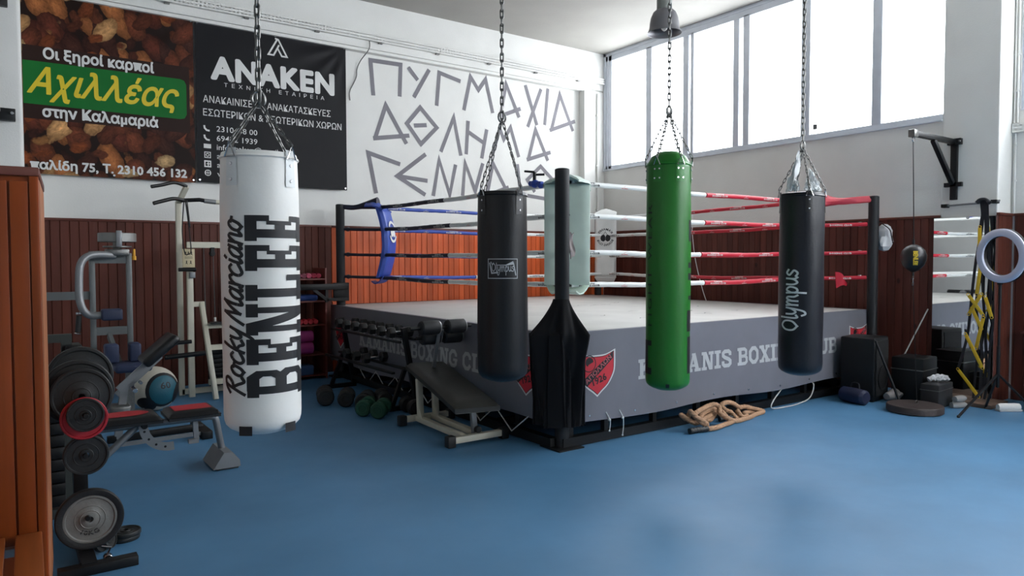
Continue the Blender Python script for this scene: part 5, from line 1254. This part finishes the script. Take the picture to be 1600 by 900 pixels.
def plate(lb, c, r, th, m, rim=None, txt=None, axis='y', group=None, tilt=0):
    t = root('weight_plate', lb, 'weight plate', c, 0, group)
    T = Matrix.Rotation(PI/2+tilt, 4, 'X') if axis == 'y' else (Matrix.Identity(4) if axis == 'z' else axis)
    b = MB(None, None); k = .80 if rim else 1.0
    prof = [(.0155, 0), (r*.26, 0), (r*.28, .004), (r*.32, .007), (r*k*.86, .007), (r*k*.9, .001), (r*k*.97, 0), (r*k, .004), (r*k, th-.004), (r*k*.97, th), (r*k*.9, th), (r*k*.86, th-.006), (r*.32, th-.006), (r*.28, th-.002), (r*.26, th), (.0155, th), (.0155, 0)]
    b.lathe([(a, z-th/2) for a, z in prof], 48, T); o = b.build('plate_disc', m, t, recalc=True)
    if rim:
        b = MB(); b.lathe([(r*.79, -th*.5), (r*.9, -th*.62), (r*.97, -th*.6), (r, -th*.4), (r, th*.4), (r*.97, th*.6), (r*.9, th*.62), (r*.79, th*.5), (r*.79, -th*.5)], 48, T); b.build('rubber_rim', rim, t, recalc=True)
    b = MB(); b.tube([T @ Vector((r*.56*k*math.cos(a), r*.56*k*math.sin(a), th/2-.005)) for a in [2*PI*i/40 for i in range(40)]], .002, 5, closed=True); b.tube([T @ Vector((r*.29*math.cos(a), r*.29*math.sin(a), th/2-.002)) for a in [2*PI*i/24 for i in range(24)]], .003, 5, closed=True); b.build('raised_ring', m, t)
    if txt:
        b = MB(); pl = arc_text(txt, 0, 0, r*.52, rad(-125), rad(-58), r*.14, .02, up=False)
        b.polys(xform(pl, lambda x, y: (x, y)), lambda u, v: T @ Vector((u, v, th/2-.0045))); b.build('plate_lettering', M_black_ink, o)
    return t
plate('grey 10 kg weight plate with black rubber rim, lowest on the plate tree', (.362, 4.40, .222), .162, .035, M_plategrey, M_rubber, '10KG')
plate('mid-sized black weight plate on the middle peg of the plate tree', (.355, 4.44, .56), .108, .03, M_platedark)
plate('small black weight plate in front of the red one on the plate tree', (.35, 4.36, .79), .088, .025, M_platedark)
plate('red weight plate half hidden behind the small black one on the plate tree', (.347, 4.40, .765), .112, .025, mat('red plate rubber', (168, 30, 44), .5))
plate('large black weight plate behind the red one on the plate tree', (.345, 4.50, .87), .15, .04, M_platedark)
plate('largest black weight plate at the back of the plate tree', (.335, 4.56, .885), .175, .04, M_platedark)
plate('black bumper plate on the rear peg of the plate tree', (.37, 4.86, .93), .17, .045, M_platedark)
plate('lower dark plate of the small stack lying on the floor by the plate tree', (.545, 4.62, .014), .085, .026, M_platedark, None, None, 'z')
plate('upper dark plate of the small stack lying on the floor by the plate tree', (.553, 4.61, .041), .082, .026, M_platedark, None, None, 'z')
plate('small dark plate leaning between the plate tree and the floor stack', (.455, 4.50, .07), .065, .025, M_platedark, None, None, Matrix.Rotation(1.0, 4, 'Z') @ Matrix.Rotation(1.25, 4, 'X'))
plate('tiny dark plate leaning on the plate tree foot', (.415, 4.47, .06), .055, .02, M_platedark, None, None, Matrix.Rotation(.9, 4, 'Z') @ Matrix.Rotation(1.3, 4, 'X'))
t = root('collar_clip', 'chrome bar collar lying on the foot of the plate tree', 'bar collar', (.43, 4.30, 0)); b = MB(t); b.cyl((.43, 4.31, .03), (.43, 4.27, .03), .022, 14); b.build('collar', M_chrome, t); b = MB(t); b.tube([(.43, 4.29, .05), (.445, 4.285, .085), (.40, 4.28, .10)], .006, 6); b.build('collar_screw', M_chrome, t)

g = root('stack_machine', 'dark weight stack machine standing behind the plate tree', 'exercise machine', (.30, 5.6, 0))
b = MB(g)
for x in (.14, .34): b.beam((x, 5.6, 0), (x, 5.6, 1.14), .055, .055, (0, 1, 0))
b.beam((.11, 5.6, 1.12), (.37, 5.6, 1.12), .05, .05); b.beam((.05, 5.6, .03), (.5, 5.6, .03), .08, .06); b.build('machine_frame', mat('dark green grey paint', (52, 58, 56), .5), g)
b = MB(g)
for i in range(10): b.box(.165, .315, 5.54, 5.66, .08+i*.075, .148+i*.075, bev=.004)
b.build('weight_stack', M_black, g)
b = MB(g); b.box(.21, .25, 5.53, 5.545, .66, .69); b.build('stack_pin', M_redink, g)
b = MB(g); b.box(.33, .42, 5.5, 5.7, .85, 1.08, bev=.01); b.build('stack_cover', M_black, g)
g.location.y -= .34; g.location.x -= .012

# ------------------------------------------------------------------ corner by the window column
def mirror_mat():
    m = bpy.data.materials.new('mirror silvering'); m.use_nodes = True; b = m.node_tree.nodes['Principled BSDF']
    b.inputs['Base Color'].default_value = (.86, .88, .88, 1); b.inputs['Metallic'].default_value = 1; b.inputs['Roughness'].default_value = .015; return m
g = root('wall_mirror', 'tall frameless mirror on the window column reflecting the ring', 'mirror', (9.02, 3.69, .03))
b = MB(g); b.box(9.008, 9.03, 3.378, 4.012, .03, 2.085); b.build('mirror_back', M_black, g)
b = MB(g); b.box(9.0, 9.009, 3.378, 4.012, .03, 2.085); b.build('mirror_glass', mirror_mat(), g)
b = MB(g); b.cyl((9.0, 3.65, 2.075), (8.988, 3.65, 2.075), .014, 12); b.build('mirror_clip', M_chrome, g)
g = root('floor_plank', 'worn brown wooden step on the floor in front of the mirror', 'wooden step', (8.73, 3.6, 0))
b = MB(g); b.box(8.55, 8.99, 3.2, 4.02, 0, .045, bev=.004); b.build('plank', mat('scuffed brown board', (104, 84, 72), .6, var=.2, vscale=8, stretch=(1, .15, 1)), g)
b = MB(g); b.box(8.535, 8.55, 3.45, 3.95, .005, .043, bev=.003); b.build('edge_strip', M_white_ink, g)

g = root('bag_bracket', 'black triangular wall bracket on the column with a cord for the speed ball', 'wall bracket', (8.93, 3.79, 2.3))
b = MB(g); b.box(8.90, 8.95, 3.745, 3.815, 2.29, 2.96, bev=.004); b.build('upright', M_black, g)
b = MB(g); b.box(8.88, 8.94, 3.70, 3.845, 2.92, 2.99, bev=.003); b.box(8.90, 8.945, 3.69, 3.88, 2.44, 2.49, bev=.003); b.build('mount_plate', M_black, g)
b = MB(g); b.beam((8.90, 3.78, 2.955), (7.96, 3.78, 2.955), .055, .055, bev=.003); b.build('arm', M_black, g)
b = MB(g); b.beam((8.88, 3.78, 2.48), (8.40, 3.78, 2.93), .05, .05, bev=.003); b.build('brace', M_black, g)
b = MB(g); b.box(7.9, 7.99, 3.745, 3.815, 2.915, 2.995, bev=.006); b.build('end_cap', M_steel, g)
b = MB(g); b.tube([(7.95+.025*math.cos(a), 3.78, 2.895+.03*math.sin(a)) for a in [2*PI*i/14 for i in range(14)]], .006, 6, closed=True); b.build('hook_ring', M_chrome, g)
b = MB(g)
for y in (3.71, 3.835): b.cyl((8.885, y, 2.955), (8.87, y, 2.955), .012, 8)
b.build('bolt', M_chrome, g)

for o in [g]: o.location.x += .09; o.location.y += .03

bx, by, bz = 7.985, 3.76, 1.615
g = root('speed_ball', 'small black double-end ball with yellow lettering strung between bracket and floor weight', 'speed ball', (bx, by, 1.43))
def ballr(th, z): return .012*math.cos(8*th)
b = MB(g); b.lathe([(0, -.15), (.02, -.148), (.065, -.12), (.105, -.075), (.125, -.02), (.127, .03), (.11, .085), (.07, .125), (.025, .145), (0, .148)], 32, Matrix.Translation((bx, by, bz)), ballr); o = b.build('ball_skin', M_vinyl, g, smooth=80)
b = MB(g); ph = math.atan2(-by, -bx)
def onball(u, v):
    a = ph+u/.125; zz = v; r = .127*math.sqrt(max(.05, 1-(zz/.152)**2))+.005
    return (bx+r*math.cos(a), by+r*math.sin(a), bz+zz)
t_ = fit(font_polys('BENLEE', .05, 2), -.075, .075, -.02, .04)
b.polys(xform(t_, lambda x, y: (y+.02, -x)), onball, .015); b.build('ball_lettering', mat('yellow print', (206, 176, 40), .5), o)
b = MB(g); b.tube([(bx, by, bz+.145), (bx, by, bz+.2)], .011, 8); b.tube([(bx, by, bz-.145), (bx, by, bz-.19)], .010, 8); b.build('ball_loop', M_rubber, g)
b = MB(g); b.tube([(bx, by, bz+.2), (bx+.05, by+.05, 2.87)], .005, 6); b.build('upper_cord', M_black, g)
b = MB(g); b.chain((bx, by, bz-.19), (bx, by, bz-.29), .03, .018, .003); b.build('swivel_chain', M_chrome, g)
b = MB(g); b.tube([(bx, by, bz-.29), (bx-.12, by-.12, .085)], .004, 6); b.build('lower_cord', M_black, g)
g = root('floor_weight', 'round dark brown base weight on the blue floor below the speed ball', 'base weight', (7.80, 3.63, 0))
b = MB(g); b.lathe([(0, 0), (.255, 0), (.27, .01), (.27, .065), (.262, .078), (.2, .08), (0, .08)], 44, Matrix.Translation((7.80, 3.63, 0))); o = b.build('base_disc', mat('dark brown rubber', (58, 48, 46), .6, var=.15, bump=.1), g)
b = MB(g); b.tube([(7.865+.02*math.cos(a), 3.64, .09+.02*math.sin(a)) for a in [2*PI*i/12 for i in range(12)]], .005, 6, closed=True); b.build('eye_ring', M_steel, g)

# towel rail with straps and the tangled agility ladder
g = root('wall_rail', 'thin metal rail across the column above the mirror', 'rail', (8.9, 3.58, 2.2))
b = MB(g); b.tube(catmull([(8.91, 3.89, 2.222), (8.87, 3.7, 2.225), (8.86, 3.5, 2.23), (8.87, 3.36, 2.235), (8.91, 3.30, 2.25)], 5), .011, 8); b.build('rail_bar', M_greysteel, g)
for y, z in ((3.86, 2.222), (3.345, 2.24)):
    b = MB(g); b.box(8.86, 8.95, y-.03, y+.03, z-.02, z+.02, bev=.004); b.build('rail_mount', M_black, g)
g.location.x += .09; g.location.y += .03
g = root('agility_ladder', 'tangled black strap agility ladder with yellow rungs hanging from the rail before the mirror', 'agility ladder', (8.7, 3.4, 0))
M_strap = mat('black webbing', (20, 22, 30), .7); M_yel = mat('yellow plastic rung', (214, 176, 40), .45)
def strap(pts, wd=.022):
    P = catmull(pts, 6); b = MB(g); n = len(P)
    b.sheet(lambda u, v: P[min(n-1, round(u*(n-1)))]+Vector((0, (v-.5)*wd, 0)), n-1, 1, .003, (1, 0, 0)); b.build('strap', M_strap, g, recalc=True)
strap([(8.845, 3.46, 2.25), (8.835, 3.44, 2.0), (8.80, 3.48, 1.6), (8.76, 3.50, 1.2), (8.72, 3.50, .95), (8.70, 3.52, .7), (8.66, 3.58, .38)], .03)
strap([(8.842, 3.43, 2.25), (8.83, 3.40, 1.9), (8.80, 3.42, 1.5), (8.75, 3.45, 1.1), (8.73, 3.40, .8), (8.70, 3.36, .5), (8.68, 3.37, .07)], .03)
strap([(8.84, 3.40, 2.25), (8.83, 3.38, 1.9), (8.82, 3.35, 1.5), (8.80, 3.33, 1.15), (8.78, 3.36, .8), (8.76, 3.34, .4), (8.72, 3.38, .06)], .03)
strap([(8.845, 3.42, 2.24), (8.83, 3.46, 1.9), (8.80, 3.41, 1.3), (8.78, 3.38, 1.0), (8.76, 3.42, .75), (8.72, 3.42, .45), (8.70, 3.44, .055)], .024)
strap([(8.76, 3.29, 1.15), (8.75, 3.28, .9), (8.74, 3.30, .6), (8.72, 3.30, .3), (8.70, 3.33, .06)], .026)
b = MB(g); b.tube(catmull([(8.83, 3.37, 2.222), (8.85, 3.42, 2.262), (8.84, 3.47, 2.262), (8.83, 3.50, 2.23)], 4), .022, 8); b.build('strap_knot', M_strap, g)
for a, c in (((8.68, 3.49, 1.0), (8.66, 3.37, 1.21)), ((8.68, 3.36, 1.0), (8.66, 3.49, 1.2)), ((8.66, 3.51, .76), (8.63, 3.33, .42)), ((8.64, 3.57, .36), (8.62, 3.36, .10)), ((8.70, 3.42, .62), (8.68, 3.35, .95)), ((8.72, 3.40, 1.55), (8.71, 3.43, 1.22)), ((8.70, 3.34, 1.18), (8.68, 3.27, .98)), ((8.80, 3.45, 1.95), (8.77, 3.44, 1.6)), ((8.68, 3.46, 1.05), (8.66, 3.36, .85))):
    b = MB(g); a, c = Vector(a), Vector(c); b.beam(a, c, .036, .007, (1, 0, 0), bev=.002)
    b.build('rung', M_yel, g)
    for q in (a, c):
        b = MB(g); d_ = (c-a).normalized(); b.tube([q+d_*(-.012 if q is a else .012)+Vector((0, .014*math.cos(t), .014*math.sin(t))) for t in [2*PI*i/10 for i in range(10)]], .004, 5, closed=True); b.build('rung_end_loop', M_yel, g)

g.location.x += .09; g.location.y += .03

# ring light on tripod
cx, cy, cz = 8.19, 3.0, 1.635
g = root('ring_light', 'white ring light on a black tripod at the right edge', 'ring light', (8.20, 3.0, 0))
nv = Vector((-.94, .344, -.05)).normalized(); T = Matrix.Translation((cx, cy, cz)) @ nv.to_track_quat('Z', 'Y').to_matrix().to_4x4()
b = MB(g); b.lathe([(.20, .0), (.265, .0), (.272, .006), (.272, .02), (.262, .03), (.24, .034), (.215, .034), (.20, .028), (.197, .02), (.2, .0)], 56, T); b.build('ring_diffuser', mat('frosted white plastic', (206, 208, 224), .5), g, recalc=True)
b = MB(g); b.lathe([(.195, -.03), (.27, -.03), (.276, -.02), (.276, .002), (.196, .002), (.195, -.03)], 56, T); b.build('ring_shell', M_black, g, recalc=True)
b = MB(g); p = T @ Vector((0, -.27, -.01)); b.cyl((cx+.03, cy+.02, 1.16), (cx+.03, cy+.02, 1.38), .016, 10); b.cyl((cx+.03, cy+.02, 1.345), (cx+.03, cy+.02, 1.375), .028, 12); b.build('tilt_head', M_black, g)
b = MB(g); b.cyl((cx+.03, cy+.02, .30), (cx+.03, cy+.02, 1.2), .013, 10); b.cyl((cx+.03, cy+.02, .30), (cx+.03, cy+.02, .72), .018, 10); b.build('centre_column', M_black, g)
for a in (rad(150), rad(270), rad(35)):
    f = Vector((cx+.03+.42*math.cos(a), cy+.02+.42*math.sin(a), .012)); b = MB(g); b.beam((cx+.03, cy+.02, .44), f, .022, .016, (0, 0, 1)); lg = b.build('leg', M_black, g)
    b = MB(g); b.ball(f, .017, 10); b.build('rubber_foot', M_rubber, lg)

# equipment heaped at the foot of the right ring post
g = root('loudspeaker', 'tall black loudspeaker box standing below the right ring post', 'loudspeaker', (8.10, 4.25, 0), rad(8))
b = MB(); b.box(-.20, .22, -.1, .28, .0, .72, bev=.02); o = b.build('cabinet', M_black, g)
b = MB(); b.box(-.17, .19, -.112, -.098, .06, .68, bev=.004); b.build('grille', mat('speaker grille cloth', (16, 17, 19), .8, bump=.3, bscale=300), g)
b = MB(); b.lathe([(.13, 0), (.14, .006), (.14, .012), (.125, .012), (.125, .004)], 28, Matrix.Translation((.01, -.113, .26)) @ Matrix.Rotation(PI/2, 4, 'X')); b.build('woofer_ring', M_rubber, g)
g = root('equipment_case', 'square black equipment case right of the tall loudspeaker', 'case', (8.46, 3.90, 0), rad(4))
b = MB(); b.box(-.2, .2, -.12, .22, .0, .5, bev=.015); b.build('case_body', M_black, g)
b = MB(); b.box(-.205, .205, -.125, .225, .36, .372, bev=.002); b.build('lid_seam', M_steel, g)
b = MB(); b.tube(catmull([(-.08, -.125, .25), (-.06, -.15, .26), (.06, -.15, .26), (.08, -.125, .25)], 4), .009, 8); b.build('case_handle', M_rubber, g)
g = root('low_case', 'long low black case beside the mirror behind the round base weight', 'case', (8.30, 3.56, 0), rad(4))
b = MB(); b.box(-.2, .2, -.02, .17, .0, .26, bev=.015); b.build('case_body', mat('dark grey case cloth', (34, 34, 36), .75, bump=.2, bscale=200), g)
b = MB(); b.box(-.202, .202, -.022, .172, .19, .198, bev=.001); b.build('zip', M_steel, g)
g = root('hand_wraps', 'white bunched hand wraps lying on the low black case', 'hand wraps', (8.32, 3.65, .26))
b = MB(g)
for k, (x, y, r) in enumerate(((8.27, 3.66, .045), (8.32, 3.64, .05), (8.38, 3.62, .045), (8.34, 3.67, .04))):
    b.tube(catmull([(x-.06, y+.02, .265+r*.5), (x-.02, y, .27+r), (x+.03, y-.02, .275+r*.8), (x+.07, y-.03, .262+r*.4)], 5), r*.6, 10, rfun=lambda i, th, r=r: r*.55*(1+.25*math.sin(th*3+i)))
b.build('wrap_cloth', mat('off white cotton', (190, 190, 192), .9), g)
g = root('blue_holdall', 'small dark blue holdall on the floor left of the loudspeaker', 'bag', (7.70, 4.25, 0), rad(75))
b = MB()
b.lathe([(0, -.17), (.06, -.168), (.085, -.14), (.09, 0), (.085, .14), (.06, .168), (0, .17)], 24, Matrix.Translation((0, -.02, .085)) @ Matrix.Rotation(PI/2, 4, 'Y') , lambda th, z: .08*noise.noise(Vector((math.cos(th)*2, math.sin(th)*2, z*8)))-.02); b.build('bag_body', mat('dark blue nylon', (24, 32, 62), .55), g)
b = MB(); b.tube(catmull([(-.06, -.03, .165), (-.04, -.04, .22), (.04, -.04, .22), (.06, -.03, .165)], 5), .008, 8); b.build('bag_handle', M_strap, g)
b = MB(); b.cbox((.05, -.108, .10), (.05, .006, .016)); b.build('bag_label', M_white_ink, g)
g = root('boxing_glove', 'pale grey boxing glove lying on the floor before the loudspeaker', 'boxing glove', (8.2, 4.02, 0))
b = MB(g); b.lathe([(0, -.1), (.035, -.098), (.045, -.05), (.05, 0), (.07, .05), (.072, .09), (.05, .125), (0, .135)], 20, Matrix.Translation((8.12, 4.04, .073)) @ Matrix.Rotation(PI/2, 4, 'Y')); b.build('glove_fist', mat('grey leather', (120, 116, 116), .5), g)
b = MB(g); b.tube(catmull([(8.12, 3.99, .08), (8.17, 3.97, .09), (8.22, 3.98, .085)], 5), .026, 10); b.build('glove_thumb', mat('grey leather', (120, 116, 116), .5), g)
g = root('leaning_pole', 'black pole leaning from the loudspeaker top down to the floor', 'pole', (7.85, 4.0, 0))
b = MB(g); b.cyl((7.885, 4.10, .70), (7.98, 3.86, .014), .014, 12); b.build('pole_shaft', M_black, g); b = MB(g); b.ball((7.98, 3.86, .015), .015, 10); b.build('pole_tip', M_rubber, g)
g = root('thin_stick', 'thin pale stick leaning against the wainscot left of the mirror', 'stick', (8.9, 4.1, .35))
b = MB(g); b.cyl((8.72, 4.24, .36), (9.0, 4.06, 1.01), .008, 8); b.build('stick_shaft', mat('pale grey stick', (176, 176, 172), .5), g)
for k, (x, y, z, lb) in enumerate(((8.37, 3.44, .035, 'lower pale bag mitt on the floor beside the round base weight'), (8.37, 3.43, .105, 'upper pale bag mitt lying on top of the other beside the base weight'))):
    g = root('bag_mitt', lb, 'bag mitt', (x, y, z-.035), -.5+.3*k, 'pale bag mitts')
    b = MB(); b.lathe([(0, -.09), (.03, -.088), (.036, -.02), (.034, .05), (.02, .085), (0, .09)], 16, Matrix.Translation((0, 0, .035)) @ Matrix.Rotation(PI/2, 4, 'Y')); b.build('mitt_body', mat('pale grey cloth', (150, 148, 146), .8), g)
    b = MB(); b.tube([(-.05, .03, .035), (0, .045, .04), (.05, .03, .038)], .013, 8); b.build('thumb_piece', bpy.data.materials['pale grey cloth'], g)

# right edge: power socket, small shelf, black box
g = root('power_socket', 'white power socket with a plugged white cable at the right edge', 'socket', (9.36, 2.75, .46))
sx, sy, sz = 9.365, 3.12, .44
b = MB(g); b.box(9.352, 9.378, 3.06, 3.15, .46, .55, bev=.006); b.build('socket_plate', M_white_ink, g)
b = MB(g); b.cyl((9.352, 3.105, .505), (9.32, 3.105, .50), .02, 14); b.build('plug', M_white_ink, g)
b = MB(g); b.tube(catmull([(9.32, 3.105, .49), (9.31, 3.11, .40), (9.33, 3.09, .25), (9.31, 3.08, .15), (9.30, 3.0, .06)], 6), .006, 6); b.build('plug_cable', M_white_ink, g)
g = root('corner_shelf', 'thin dark shelf on the wainscot above the power socket', 'shelf', (9.3, 3.0, .78))
b = MB(g); b.box(9.2, 9.378, 2.7, 3.17, .775, .795, bev=.003); b.build('shelf_board', M_shelf, g); b = MB(g); b.beam((9.37, 2.95, .62), (9.22, 2.95, .775), .02, .02, (0, 1, 0)); b.build('shelf_bracket', M_black, g)
g = root('black_amplifier', 'black amplifier box on the floor at the right edge under the socket', 'amplifier', (8.98, 2.75, 0), rad(6))
b = MB(); b.box(-.25, .2, -.2, .22, .015, .30, bev=.012); b.build('amp_body', M_black, g)
b = MB(); b.box(-.262, -.25, -.17, .19, .05, .27, bev=.003); b.build('amp_grille', M_foam, g)
for x in (-.2, .15):
    for y in (-.15, .17):
        b = MB(); b.cyl((x, y, 0), (x, y, .016), .02, 10); b.build('rubber_foot', M_rubber, g)
g = root('white_shoe', 'small white trainer on the floor beside the black amplifier', 'shoe', (8.62, 3.05, 0))
b = MB(g)
b.lathe([(0, -.12), (.03, -.118), (.042, -.08), (.038, 0), (.042, .06), (.035, .11), (0, .125)], 18, Matrix.Translation((8.62, 3.06, .045)) @ Matrix.Rotation(-.6, 4, 'Z') @ Matrix.Rotation(PI/2, 4, 'Y')); b.build('shoe_upper', M_white_ink, g)
b = MB(g); b.cbox((8.62, 3.06, .012), (.25, .085, .024), -.6, bev=.01); b.build('shoe_sole', M_grey_ink, g)
